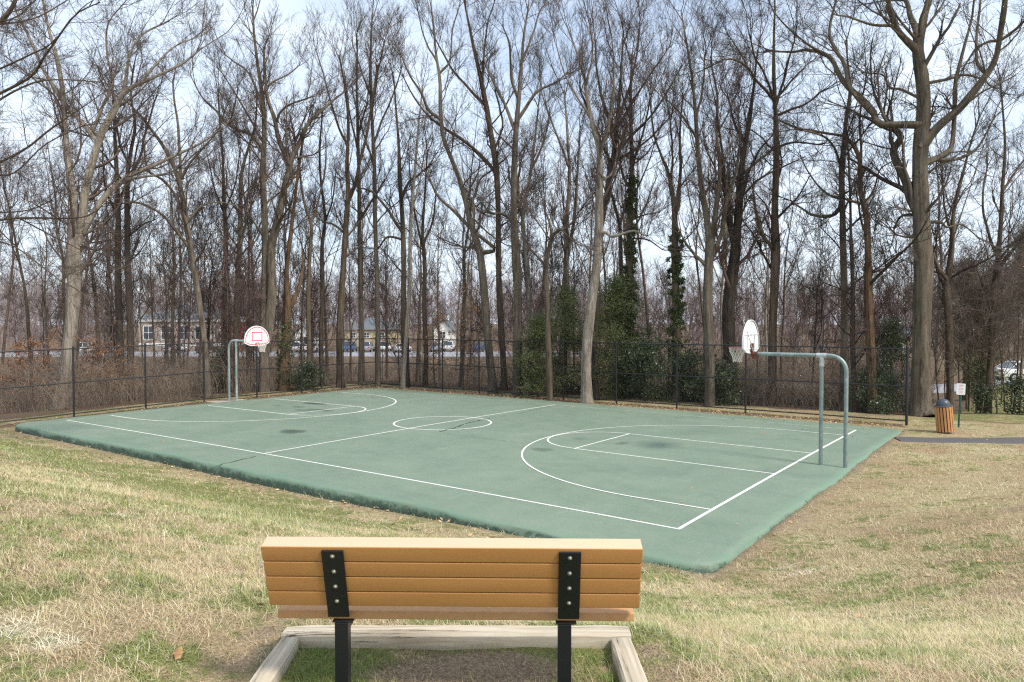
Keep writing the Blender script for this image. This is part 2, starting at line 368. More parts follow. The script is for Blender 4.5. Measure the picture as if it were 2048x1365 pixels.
# ------------------------------------------------------------------ court slab
def court_mat():
    m = MT('court_paint', .62, .35); pos = m.coord(); sep = m.n('ShaderNodeSeparateXYZ'); m.l(pos, sep.inputs[0]); X, Y = sep.outputs[0], sep.outputs[1]
    nL = m.noise(pos, .35, 5, .6, .8); nM = m.noise(pos, 1.6, 6, .65, .5); nF = m.noise(pos, 30, 4, .7); nS = m.noise(m.coord((.35, 2.2, 1)), .9, 5, .6, 1)
    c = m.ramp(nL, [(.3, (.140, .196, .140)), (.7, (.204, .262, .190))])
    c = m.mix(m.ramp(nM, [(.35, .0), (.75, .45)]), c, (.26, .30, .235))
    c = m.mix(m.ramp(nS, [(.5, .0), (.72, .3)]), c, (.135, .185, .15))
    c = m.mix(m.ramp(nF, [(.3, .4), (.6, 0.0)]), c, (.09, .135, .10)); c = m.mix(m.ramp(m.noise(m.coord((1.0, .25, 1)), 2.6, 7, .75, 1.5), [(.56, 0.0), (.72, .35)]), c, (.28, .33, .27))
    speck = m.noise(pos, 26, 1, .5); spot = m.ramp(speck, [(.755, 0.0), (.775, .6)]); c = m.mix(spot, c, (.45, .52, .46))
    # brighter fresher green band along the outer border
    dist = m.n('ShaderNodeVectorMath', operation='ADD')
    ex = m.math('SUBTRACT', 14.3, m.math('ABSOLUTE', m.math('SUBTRACT', X, .2))); ey = m.math('SUBTRACT', 9.6, m.math('ABSOLUTE', m.math('ADD', Y, .13)))
    e = m.math('MINIMUM', ex, ey); e = m.math('ADD', e, m.math('MULTIPLY', m.math('SUBTRACT', nM, .5), 1.1))
    c = m.mix(m.ramp(e, [(.02, .75), (.42, 0.0)]), c, (.145, .235, .165))
    # worn grey corner far left
    # stains
    for sx, sy, rx, ry, dk in STAINS:
        dx = m.math('DIVIDE', m.math('SUBTRACT', X, sx), rx); dy = m.math('DIVIDE', m.math('SUBTRACT', Y, sy), ry)
        d = m.math('SQRT', m.math('ADD', m.math('MULTIPLY', dx, dx), m.math('MULTIPLY', dy, dy)))
        d = m.math('ADD', d, m.math('MULTIPLY', m.math('SUBTRACT', nM, .5), .9))
        f = m.ramp(d, [(.25, dk), (.7, dk*.75), (1.0, 0.0)]); c = m.mix(f, c, (.025, .035, .032))
    # bare asphalt on the broken edge
    s = m.n('ShaderNodeNewGeometry'); sn = m.n('ShaderNodeSeparateXYZ'); m.l(s.outputs['Normal'], sn.inputs[0])
    side = m.ramp(m.math('ADD', sn.outputs[2], m.math('MULTIPLY', m.math('SUBTRACT', m.noise(pos, 6, 8, .85), .5), 2.0)), [(.18, 1.0), (.42, 0.0)])
    c = m.mix(side, c, m.ramp(nF, [(.3, (.035, .055, .045)), (.7, (.09, .15, .11))]))
    m.col(c); m.bump(nF, .35, .012); return m.m
STAINS = []
for u, v, rx, ry, dk in ((584, 865, .62, .50, .72), (630, 808, .95, .42, .8), (597, 815, .5, .22, .62), (608, 822, .75, .3, .4), (640, 822, .95, .35, .55), (1082, 901, .42, .33, .42), (1245, 888, .2, .4, .42), (1160, 880, .3, .25, .3), (552, 812, .45, .2, .3)):
    p = atz(u, v, -.04); STAINS.append((p[0], p[1], rx, ry, dk))
M_COURT = court_mat()
NX, NY = 150, 104
us = np.linspace(0, 1, NX); vs = np.linspace(0, 1, NY)
X = SX0+(SX1-SX0)*us[None, :]+0*vs[:, None]; Y = SY0+(SY1-SY0)*vs[:, None]+0*us[None, :]
ed = lambda a, k: .045*np.sin(a*.6+k)+.02*np.sin(a*1.9+2*k)+.01*np.sin(a*7.3+k)
wx0 = np.exp(-us*28)[None, :]; wx1 = np.exp(-(1-us)*28)[None, :]; wy0 = np.exp(-vs*24)[:, None]; wy1 = np.exp(-(1-vs)*24)[:, None]
X2 = X + ed(Y, 1)*wx0 + ed(Y, 2)*wx1; Y2 = Y + ed(X, 3)*wy0 + ed(X, 4)*wy1
# rounded corners
for cx_, cy0, sxn, syn in ((SX0, SY0, 1, 1), (SX1, SY0, -1, 1), (SX1, SY1, -1, -1), (SX0, SY1, 1, -1)):
    r0 = .75; ax = cx_+sxn*r0; ay = cy0+syn*r0
    dx = (ax-X2)*sxn; dy = (ay-Y2)*syn; q = np.maximum(dx, 0)**2+np.maximum(dy, 0)**2; L_ = np.sqrt(q)
    msk = (dx > 0) & (dy > 0); mx_ = np.maximum(np.maximum(dx, dy), 1e-6); f = np.where(msk & (L_ > 1e-6), mx_/np.maximum(L_, 1e-6), 1)
    X2 = np.where(msk, ax-sxn*dx*f, X2); Y2 = np.where(msk, ay-syn*dy*f, Y2)
Z2 = crown_z(X2, Y2)
rim = [(0, i) for i in range(NX)]+[(j, NX-1) for j in range(1, NY)]+[(NY-1, i) for i in range(NX-2, -1, -1)]+[(j, 0) for j in range(NY-2, 0, -1)]
V = np.stack([X2, Y2, Z2], -1).reshape(-1, 3); base_n = len(V)
ii = (np.arange(NY-1)[:, None]*NX+np.arange(NX-1)).ravel(); F = [np.stack([ii, ii+1, ii+1+NX, ii+NX], -1)]
idx = np.array([a*NX+b for a, b in rim]); P = V[idx]; cen = np.array([.2, -.13, 0])
nrm = np.stack([np.where(P[:, 0] > SX1-.5, 1, np.where(P[:, 0] < SX0+.5, -1, 0)), np.where(P[:, 1] > SY1-.5, 1, np.where(P[:, 1] < SY0+.5, -1, 0)), 0*P[:, 0]], -1).astype(float)
nrm /= np.linalg.norm(nrm, axis=1, keepdims=True); prev = idx; t = np.arange(len(P))
for off, dz in ((.03, -.02), (.055, -.055), (.075, -.11), (.09, -.20), (.11, -.45)):
    jit = (rng.random(len(P))-.5)*.03 + .02*np.sin(t*.37)*np.sin(t*.11)
    Q = P+nrm*(off+jit)[:, None]; Q[:, 2] += dz; k0 = len(V); V = np.concatenate([V, Q]); cur = k0+np.arange(len(P))
    F.append(np.stack([prev, cur, np.roll(cur, -1), np.roll(prev, -1)], -1)); prev = cur
me = mesh_np('court_slab', V, np.concatenate(F), M_COURT); court = tag(link('court_slab', me), 'faded green painted asphalt basketball court slab with white lines', 'court')

# markings: painted sheets 5 mm above the slab
lp = MT('line_paint', .6, .3); v = lp.coord(); wear = lp.ramp(lp.noise(v, 7, 6, .75), [(.32, .6), (.44, .03)])
lp.col(lp.mix(wear, (.80, .80, .74), (.26, .36, .29))); M_LINE = lp.m
lf = MT('line_paint_faded', .6, .3); v = lf.coord(); wear = lf.ramp(lf.noise(v, 5, 6, .75), [(.35, .7), (.55, .1)])
lf.col(lf.mix(wear, (.66, .63, .54), (.26, .36, .28))); M_LINEF = lf.m
def strip(name, pts, w=.05, mat=None, closed=False, step=.4, lift=.005):
    P = np.array(pts, float); out = [P[0]]
    for a, b in zip(P[:-1], P[1:]):
        k = max(1, int(np.ceil(np.linalg.norm(b-a)/step)))
        for i in range(1, k+1): out.append(a+(b-a)*i/k)
    P = np.array(out); T = np.gradient(P, axis=0)
    if closed: T[0] = T[-1] = P[1]-P[-2]
    T /= np.linalg.norm(T, axis=1, keepdims=True); Nn = np.stack([-T[:, 1], T[:, 0]], -1)
    ww = w if np.isscalar(w) else np.array(w)[:, None]
    A = P+Nn*ww/2; B = P-Nn*ww/2
    A = np.c_[A, crown_z(A[:, 0], A[:, 1])+lift]; B = np.c_[B, crown_z(B[:, 0], B[:, 1])+lift]
    n = len(P); V = np.concatenate([A, B]); i = np.arange(n-1); F = np.stack([i+n, i+1+n, i+1, i], -1)
    return link(name, mesh_np(name, V, F, mat or M_LINE, False), court)
HL, HW, FT, RC, LK, S3 = 13.05, 7.93, 6.04, 1.857, 1.83, 6.226
arc = lambda cx, cy, r, a0, a1, n=40: [(cx+r*math.cos(a), cy+r*math.sin(a)) for a in np.linspace(a0, a1, n)]
e2 = .025
strip('side_line', [(-HL-e2, -HW), (HL+e2, -HW)], .055); strip('side_line', [(-HL, HW), (HL, HW)], .05, M_LINEF)
strip('base_line', [(HL, -HW+e2), (HL, HW-e2)], .075); strip('base_line', [(-HL, -HW+e2), (-HL, HW-e2)], .05, M_LINEF)
strip('half_court_line', [(0, -HW+e2), (0, HW-e2)], .065, lift=.0062)
strip('centre_circle', arc(0, 0, RC, 0, 2*math.pi, 64), .07, closed=True, lift=.0075)
for s_ in (1, -1):
    lane = [(s_*(HL-.03), -LK), (s_*(HL-FT), -LK)]
    wl = .055 if s_ > 0 else .07; strip('lane_line', lane, wl); strip('lane_line', [(x, -y) for x, y in lane], wl)
    strip('free_throw_line', [(s_*(HL-FT), -LK), (s_*(HL-FT), LK)], wl, lift=.0062)
    a0 = math.pi/2 if s_ > 0 else -math.pi/2
    strip('free_throw_arc', arc(s_*(HL-FT), 0, LK, a0, a0+math.pi), wl, lift=.0075)
    cx3 = s_*(HL-1.68); r3 = S3
    strip('three_point_line', [(s_*(HL-.03), S3*(1 if s_ > 0 else -1))]+arc(cx3, 0, r3, a0, a0+math.pi, 60)+[(s_*(HL-.03), -S3*(1 if s_ > 0 else -1))], wl, lift=.0088)
ck = MT('crack_fill', .9, .1); ck.col((.035, .05, .042)); M_CRACK = ck.m
def crack(pp, w, seed):
    r = random.Random(seed); P = [atz(u, v, -.03)[:2] for u, v in pp]; out = []
    for a, b in zip(P[:-1], P[1:]):
        k = max(2, int(np.linalg.norm(b-a)/.16))
        for i in range(k):
            q = a+(b-a)*i/k; out.append((q[0]+r.uniform(-.05, .05), q[1]+r.uniform(-.05, .05)))
    strip('crack', out, [w*r.uniform(.35, 1.2) for _ in out], M_CRACK, step=9, lift=.0105)
crack([(426, 936), (440, 929), (480, 920), (524, 911)], .05, 1)
crack([(524, 912), (560, 905), (640, 893)], .012, 2)
crack([(880, 866), (905, 859), (935, 848), (985, 838)], .045, 3); crack([(985, 838), (1050, 826), (1105, 812)], .016, 4)
crack([(885, 868), (940, 876), (1040, 888)], .014, 5)
# pale concrete footing at the left goal
pm = simple('concrete', (.44, .36, .29), .9, .1, 0, .2, 5, .4)
b = MB().box((-15.0, -.75, -.35), (-13.62, .95, -.075)); fo = b.build('concrete_footing', pm, None, .02)
tag(fo, 'worn pinkish concrete footing under the two posts of the left goal', 'footing')

# ------------------------------------------------------------------ chain link fences
M_FENCE = simple('black_vinyl', (.018, .02, .024), .45, .45, 0, .3, 8)
def fence(name, label, pts, diag_w=.0042):
    """pts: list of post feet (x, y), in order along a straight run"""
    root = thing(name, label, 'fence', (pts[0][0], pts[0][1], 0)); org = Vector(root.location)
    P = [Vector((x, y, float(gz(x, y)))) for x, y in pts]
    H = 2.98; tops = [p.z+H for p in P]
    for i, p in enumerate(P):
        end = i in (0, len(P)-1) or abs(p.x-FX) < .1 and abs(p.y-FY) < .1; rr = .05 if end else .04
        b = MB().tube([(p.x-org.x, p.y-org.y, p.z-.3), (p.x-org.x, p.y-org.y, p.z+H+.03)], rr, 12)
        b.lathe([(rr*1.15, p.z+H+.02), (rr*1.25, p.z+H+.04), (rr*.9, p.z+H+.075), (rr*.2, p.z+H+.09)], 12, Matrix.Translation((p.x-org.x, p.y-org.y, 0)))
        b.build('post', M_FENCE, root, 0, True)
    for nm, dz, r0 in (('top_rail', H-.02, .026), ('middle_rail', 1.5, .026), ('bottom_rail', .16, .025)):
        b = MB(); b.tube([(p.x-org.x, p.y-org.y, p.z+dz) for p in P], r0, 8); b.build(nm, M_FENCE, root, 0, True)
    a, bb = P[0], P[-1]; Lh = (bb-a).to_2d().length; d = (bb-a).to_2d().normalized(); z0 = .10; z1 = H-.03; hh = z1-z0; pitch = .078
    gx = np.array([(p-a).to_2d().length for p in P]); gzz = np.array([p.z for p in P])
    segs = []
    for sgn in (1, -1):
        for s in np.arange(-hh, Lh+hh, pitch):
            # diagonal s(t) = s + sgn*t, height t
            t0, t1 = 0.0, hh
            if sgn > 0: t0 = max(0, -s); t1 = min(hh, Lh-s)
            else: t0 = max(0, s-Lh); t1 = min(hh, s)
            if t1-t0 < .05: continue
            segs.append([(s+sgn*t, t) for t in np.linspace(t0, t1, 4)])
    S = np.array(segs); hs = np.interp(S[..., 0].ravel(), gx, gzz).reshape(S.shape[:2])
    Q = np.stack([a.x-org.x+d.x*S[..., 0], a.y-org.y+d.y*S[..., 0], hs+z0+S[..., 1]], -1)
    off = np.array([-d.y, d.x, 0])*.004
    Q[:len(Q)//2] += off; Q[len(Q)//2:] -= off
    V, F = tubes(Q, np.full(Q.shape[:2], diag_w/2), 3)
    link('chain_link_mesh', mesh_np('chain_link', V, F, M_FENCE, False), root)
    return root
fence('chain_link_fence', 'black chain link fence along the far long side of the court before the woods', [(x, FY) for x in (14.27, 11.1, 7.99, 4.78, 1.63, -1.43, -4.21, -7.0, -9.72, -12.45, FX)])
fence('chain_link_fence', 'black chain link fence behind the left basketball goal, running towards the left', [(FX, y) for y in (FY-.12, 8.03, 5.15, 2.26, -.75, -3.67, -6.78, -9.85, -12.9)])

# ------------------------------------------------------------------ basketball goals
gv = MT('galvanised_green_steel', .5, .4, .35); v = gv.coord((1, 1, .6)); nn = gv.noise(v, 6, 6, .7)
gv.col(gv.mix(gv.ramp(gv.noise(v, 30, 3), [(.6, 0.0), (.75, .5)]), gv.ramp(nn, [(.3, (.16, .205, .20)), (.55, (.25, .31, .30)), (.75, (.36, .41, .40))]), (.13, .11, .09)))
M_GALV = gv.m
M_GALV2 = simple('bright_galvanised_steel', (.46, .50, .50), .42, .5, .4, .2, 8)
M_BOARD = simple('white_backboard_paint', (.83, .83, .82), .35, .5, 0, .03, 3)
M_BACK = simple('backboard_rear_grey', (.70, .72, .73), .5, .4, 0, .06, 3)
M_RED = simple('backboard_red_paint', (.62, .035, .09), .45, .4, 0, .1, 10)
M_PINK = simple('faded_red_rim', (.55, .17, .17), .5, .4, 0, .2, 20)
M_RUST = simple('rusty_steel', (.16, .065, .04), .85, .2, .1, .45, 14, .4)
M_NET = simple('net_cord', (.74, .70, .62), .9, .1, 0, .12, 30)
def fan(w, h, n=22, rr=0):
    """fan shaped board outline, centred on x, bottom point at z=0"""
    hw = w/2; pts = [(-hw*.60, .035*h), (0, 0), (hw*.60, .035*h), (hw*.985, .15*h), (hw, .19*h), (hw, .30*h)]
    for i in range(1, n):
        a = math.pi*i/n; pts.append((hw*math.cos(a), .30*h+.70*h*math.sin(a)))
    pts += [(-hw, .30*h), (-hw, .19*h), (-hw*.985, .15*h)]
    return pts
def inset(pts, d):
    cx = 0; cz = sum(p[1] for p in pts)/len(pts)
    out = []; n = len(pts)
    for i in range(n):
        a = Vector(pts[i-1]); b = Vector(pts[i]); c = Vector(pts[(i+1) % n])
        t = ((b-a).normalized()+(c-b).normalized()).normalized(); nrm = Vector((-t.y, t.x)); 
        if nrm.dot(Vector((cx, cz))-b) < 0: nrm = -nrm
        out.append(tuple(b+nrm*d))
    return out
def ringband(A, B, y, M):
    n = len(A); V = [M @ Vector((x, y, z)) for x, z in A]+[M @ Vector((x, y, z)) for x, z in B]
    return V, [(i, (i+1) % n, (i+1) % n+n, i+n) for i in range(n)]
def goal(label, loc, rz, zb, rim_z, front_x, rust, netskew, mat_pole, net_open):
    """local frame: +x points from the posts to the court; origin at the foot of the outer post"""
    root = thing('basketball_goal', label, 'basketball goal', loc, rz); r0 = .055
    top = 3.0; P = [(0, 0, -.2), (0, 0, top-.42)]
    for i in range(1, 9):
        a = math.pi/2*i/8; P.append((.42-.42*math.cos(a), 0, top-.42+.42*math.sin(a)))
    P.append((front_x-.08, 0, top)); b = MB(); b.tube(P, r0, 18); b.build('bent_pole', mat_pole, root, 0, True)
    b = MB().tube([(.63, 0, -.2), (.63, 0, top-.05)], r0-.002, 18); b.build('support_post', mat_pole, root, 0, True)
    b = MB().tube([(.63-.13, 0, top), (.63+.13, 0, top)], r0+.012, 18).tube([(.63, 0, top-.02), (.63, 0, top-.30)], r0+.010, 18)
    b.build('clamp_tee', M_GALV2, root, 0, True)
    b = MB().tube([(front_x-.24, 0, top), (front_x-.07, 0, top)], r0+.011, 18); b.box((front_x-.10, -.05, top-.10), (front_x-.035, .05, top+.30)); b.box((front_x-.16, -.045, top-.16), (front_x-.07, .045, top-.04))
    b.build('board_bracket', rust, root, .004)
    for s in (-1, 1):
        b = MB(); b.tube([(front_x-.12, s*.03, top+.02), (front_x-.03, s*.36, zb+.66)], .010, 8); b.build('brace', M_GALV2, root, 0, True)
    # board: local plane x = front_x, facing +x
    Mb = Matrix.Translation((front_x, 0, zb)) @ Matrix.Rotation(math.pi/2, 4, 'Z')   # outline x -> +y, extrusion y -> -x
    O = fan(1.37, .98)
    b = MB().prism(O, .022, Mb); bo = b.build('backboard', M_BOARD, root, .004)
    mb = MB(); V, F = ringband(inset(O, .045), inset(O, .085), -.003, Mb); mb.add(V, F)
    T = [(-.29, .24), (.29, .24), (.29, .69), (-.29, .69)]; V, F = ringband(T, [(-.245, .285), (.245, .285), (.245, .645), (-.245, .645)], -.003, Mb); mb.add(V, F)
    mb.build('painted_border', M_RED, bo)
    b = MB()     # ribs and rolled flange on the rear
    V, F = ringband(O, inset(O, .022), .05, Mb); b.add(V, F); n = len(O)
    A = [Mb @ Vector((x, .022, z)) for x, z in O]; B = [Mb @ Vector((x, .05, z)) for x, z in O]; b.add(A+B, [(i, (i+1) % n, (i+1) % n+n, i+n) for i in range(n)])
    for (x0, z0), (x1, z1) in (((-.60, .56), (.60, .56)), ((-.56, .14), (.56, .14)), ((0, .14), (0, .93)), ((-.30, .16), (-.30, .56)), ((.30, .16), (.30, .56))):
        w = .014; d = Vector((x1-x0, z1-z0)).normalized(); nx_, nz_ = -d.y*w, d.x*w
        b.prism([(x0-nx_, z0-nz_), (x1-nx_, z1-nz_), (x1+nx_, z1+nz_), (x0+nx_, z0+nz_)], .022, Mb @ Matrix.Translation((0, .0225, 0)))
    b.build('rear_ribs', M_BACK, bo)
    # rim
    rc = Vector((front_x+.15+.229, 0, rim_z)); b = MB(); n = 36
    b.tube([(rc.x+.229*math.cos(2*math.pi*i/n), .229*math.sin(2*math.pi*i/n), rc.z) for i in range(n+1)], .011, 8, False)
    for s in (-1, 1): b.tube([(front_x+.01, s*.10, rc.z-.02), (front_x+.16, s*.14, rc.z-.002)], .009, 8)
    b.box((front_x+.002, -.09, rc.z-.12), (front_x+.014, .09, rc.z+.02)); b.tube([(front_x+.01, 0, rc.z-.10), (front_x+.15, 0, rc.z-.005)], .009, 8)
    rim = b.build('rim', M_PINK, root, 0, True)
    # net: twelve cords from the rim woven into diamonds
    b = MB(); lev = [(.225, 0), (.205, -.11), (.165, -.21), (.135, -.29), (.125, -.36), (.125, -.42)]; rr = random.Random(3)
    for sg in (1, -1):
        for k in range(12):
            pts = []
            for i, (rad, dz) in enumerate(lev):
                a = 2*math.pi*(k+sg*.5*i)/12; sw = netskew*(dz/-.42)**1.5
                pts.append((rc.x+rad*net_open*math.cos(a)+sw+rr.uniform(-.006, .006), rad*net_open*math.sin(a)+rr.uniform(-.006, .006), rc.z+dz+rr.uniform(-.012, .012)*(i > 0)))
            b.tube(pts, .0058, 5)
    b.build('net', M_NET, root, 0, True)
    return root
goal('near basketball goal showing the white back of its board on a rusty bracket', (14.31, .16, -.05), math.pi, 3.0, 3.17, 2.60, M_RUST, -.02, M_GALV, 1.0)
goal('far left basketball goal with red bordered white fan board and target square facing us', (-14.40, .16, -.06), 0, 2.76, 2.92, 2.36, M_RUST, .02, M_GALV2, .95)

# ------------------------------------------------------------------ bench
def plank_mat(name, faded):
  pl = MT(name, .55, .35); v = pl.coord(); c = pl.ramp(pl.noise(pl.coord((.4, 3, 3)), 3, 5), [(.3, (.43, .205, .062)), (.7, (.50, .245, .078))])
  c = pl.mix(pl.ramp(pl.noise(v, 160, 3, .7), [(.35, .35), (.55, 0.0)]), c, (.30, .14, .045)); c = pl.mix(pl.ramp(pl.noise(v, 240, 2, .7), [(.6, 0.0), (.75, .4)]), c, (.62, .37, .17))
  c = pl.mix(pl.ramp(pl.noise(pl.coord((1, 1, 2)), 9, 5, .7), [(.62, 0.0), (.8, .35)]), c, (.25, .15, .08))
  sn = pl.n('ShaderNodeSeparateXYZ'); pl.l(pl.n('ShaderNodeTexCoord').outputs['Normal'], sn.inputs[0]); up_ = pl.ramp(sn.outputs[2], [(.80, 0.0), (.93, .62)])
  if faded: c = pl.mix(up_, c, pl.mix(pl.ramp(pl.noise(v, 160, 3, .7), [(.35, .3), (.55, 0.0)]), (.66, .55, .42), (.5, .36, .22)))  # upward face paler: sun's brightness put into the colour, along with UV fading
  pl.col(c); pl.bump(pl.noise(v, 180, 3), .25, .002); 
  return pl.m
M_PLANK = plank_mat('tan_recycled_plastic', False); M_PLANKT = plank_mat('tan_recycled_plastic_sunlit_faded_top', True)
M_SEATP = simple('seat_plastic', (.50, .27, .12), .55, .35, 0, .08, 30, .1)
M_STEEL = MT('black_powder_coat', .38, .5); v = M_STEEL.coord()
M_STEEL.col(M_STEEL.mix(M_STEEL.ramp(M_STEEL.noise(v, 45, 5, .8), [(.66, 0.0), (.72, .7)]), (.008, .009, .011), (.10, .10, .10))); M_STEEL.bump(M_STEEL.noise(v, 90, 3), .12, .002); M_STEEL = M_STEEL.m
M_BOLT = simple('zinc_bolt', (.36, .34, .29), .5, .5, .7, .2, 60)
bc = CAM+FWD*3.53+RIGHT*(-.292); ZG = CAM[2]-1.93
bench = thing('park_bench', 'tan plank park bench on two black legs facing the court, seen from behind', 'bench', (bc[0], bc[1], ZG), -YAW-R_(1.3))
th = R_(18); Mbk = Matrix.Translation((0, 0, .832)) @ Matrix.Rotation(th, 4, 'X')
# local (after Mbk): y = thickness direction away from the camera, -z runs down the backrest; leaning towards the camera at the top
LB = [(-.938, .926), (-.935, .924), (-.937, .925), (-.934, .926)]
for i in range(4):
    z1 = -i*.0882; x0, x1 = LB[i]
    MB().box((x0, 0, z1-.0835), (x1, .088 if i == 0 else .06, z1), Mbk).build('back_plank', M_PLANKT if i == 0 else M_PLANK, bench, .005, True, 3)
for i in range(4):
    MB().box((-.913+.002*i, .162+i*.107, .412), (.908, .162+i*.107+.1, .455)).build('seat_plank', M_SEATP, bench, .006, True, 3)
for sx, lx in ((-.585, -.580), (.573, .555)):
    b = MB(); b.box((sx-.054, -.013, -.407), (sx+.054, -.0015, -.014), Mbk); pl_ = b.build('back_plate', M_STEEL, bench, .003)
    for i in range(4):
        Mz = Mbk @ Matrix.Translation((sx, -.013, -.044-i*.0882)) @ Matrix.Rotation(math.pi/2, 4, 'X')
        b = MB().lathe([(.0115, -.001), (.0115, .0015), (.0085, .002), (.0080, .0055), (.0055, .0085), (.0015, .0095)], 14, Mz); b.build('bolt', M_BOLT, pl_, 0, True)
    b = MB().box((lx-.034, .140, -.35), (lx+.034, .208, .402)); b.build('leg', M_STEEL, bench, .005)
    b = MB().box((lx-.045, .135, .404), (lx+.06, .56, .411)); b.box((lx-.028, .21, .345), (lx+.028, .55, .4035)); b.build('seat_bracket', M_STEEL, bench, .002)

# ------------------------------------------------------------------ weathered timbers round the bench pad
tm = MT('weathered_timber', .9, .1); v = tm.coord((.5, 7, 7)); nn = tm.noise(v, 2.2, 5, .6, .5)
c = tm.ramp(nn, [(.3, (.30, .245, .18)), (.5, (.50, .43, .33)), (.72, (.66, .59, .475))]); cr = tm.noise(tm.coord((.35, 11, 11)), 1.5, 6, .8, .8)
c = tm.mix(tm.ramp(cr, [(.385, .95), (.425, 0.0)]), c, (.07, .05, .035)); c = tm.mix(tm.ramp(tm.noise(tm.coord((2, 5, 5)), 1.5, 4), [(.55, 0.0), (.75, .55)]), c, (.42, .39, .30))
tm.col(c); tm.bump(nn, .8, .008); M_TIMBER = tm.m
def timber(label, cx, cy, ln, wd, top, rz, ends=0.0):
    o = MB(); n = 14; r = random.Random(int(cx*100))
    V = []
    for i in range(n+1):
        x = -ln/2+ln*i/n; jx = lambda: r.uniform(-.003, .003); e = (.014 if i in (0, n) else 0)
        w = wd/2-e*.5; h = .07
        V += [(x, -w+jx(), -h-.1), (x, -w+jx(), h-.012), (x, -w+.012, h+jx()-e*.4), (x, w-.012, h+jx()-e*.4), (x, w+jx(), h-.012), (x, w+jx(), -h-.1)]
    F = []
    for i in range(n):
        for k in range(6):
            a = i*6+k; b_ = i*6+(k+1) % 6; F.append((a, a+6, b_+6, b_))
    F += [tuple(range(6)), tuple(n*6+k for k in range(5, -1, -1))]
    o.add(V, F); ob = o.build('landscape_timber', M_TIMBER, None, 0, False)
    p = CAM+FWD*cy+RIGHT*cx; ob.location = (p[0], p[1], top-.07); ob.rotation_euler = (0, 0, -YAW+rz)
    tag(ob, label, 'timber', 'timbers framing the bench pad'); return ob
TT = CAM[2]-1.875
timber('long weathered grey timber lying on the court side of the bench, parallel to its seat', -.335, 4.405, 2.10, .145, TT+.006, 0)
timber('split weathered timber running back from the left end of the long timber', -1.322, 3.20, 2.24, .118, TT, math.pi/2)
timber('weathered timber with knots running back from the right end of the long timber', .648, 3.20, 2.24, .128, TT, math.pi/2)

# ------------------------------------------------------------------ litter bin, sign, path, road
M_SLAT = simple('orange_brown_slats', (.50, .245, .10), .55, .3, 0, .12, 5)
M_LID = simple('charcoal_plastic', (.055, .068, .085), .4, .45, 0, .15, 6)
M_BIN = simple('black_liner', (.012, .012, .013), .6, .3)
bp = (15.73, 9.43, float(gz(15.73, 9.43))+.03)
bin_ = thing('litter_bin', 'leaning litter bin of orange slats with a charcoal dome lid beside the path', 'litter bin', bp)
ax = Vector((RIGHT[0], RIGHT[1], 0)); tilt = Matrix.Rotation(-R_(6), 4, Vector((FWD[0], FWD[1], 0)))
MB().lathe([(.24, .04), (.25, .06), (.255, .92)], 28, tilt).build('liner', M_BIN, bin_, 0, True)
b = MB()
for i in range(17):
    b.box((-.036, .262, .03), (.036, .285, .93), tilt @ Matrix.Rotation(2*math.pi*i/17, 4, 'Z'))
b.build('slats', M_SLAT, bin_, .004)
MB().lathe([(.285, .925), (.295, .94), (.29, .96), (.225, .975), (.222, 1.02), (.20, 1.09), (.155, 1.15), (.09, 1.19), (.02, 1.20)], 32, tilt).build('dome_lid', M_LID, bin_, 0, True)
M_SIGNG = simple('green_sign_post', (.012, .10, .065), .5, .4); M_SIGNW = simple('white_sign_face', (.82, .80, .79), .4, .4, 0, .04); M_SIGNR = simple('red_sign_lettering', (.55, .12, .12), .5, .3)
sp0 = W(1917, 852, 27.7); zs = float(gz(sp0[0], sp0[1]))
sign = thing('notice_sign', 'small white notice sign with red lines of text on a thin green post', 'sign', (sp0[0], sp0[1], zs), -YAW+R_(-22))
tl = Matrix.Rotation(R_(2.2), 4, 'Y')
MB().box((-.03, -.012, -.3), (.03, .012, 1.42), tl).box((-.012, -.03, -.3), (.012, -.012, 1.42), tl).build('post', M_SIGNG, sign, .003)
O = []
for cx_, cz, a0 in ((.115, .185, 0), (-.115, .185, 90), (-.115, -.185, 180), (.115, -.185, 270)):
    for k in range(5): a = R_(a0+22.5*k); O.append((cx_+.03*math.cos(a), cz+.03*math.sin(a)))
pn = MB().prism(O, .006, tl @ Matrix.Translation((0, -.04, 1.45))).build('sign_panel', M_SIGNW, sign)
for k, (wd, hh) in enumerate(((.15, .022), (.10, .012), (.17, .014), (.13, .014), (.16, .012), (.12, .012))):
    x = -wd/2; z = 1.45+.14-k*.055; rr = random.Random(k); b = MB()
    while x < wd/2-.01:
        w = rr.uniform(.010, .03); b.box((x, -.0425, z), (min(x+w, wd/2), -.0402, z+hh), tl); x += w+.006
    b.build('text_line', M_SIGNR, pn)

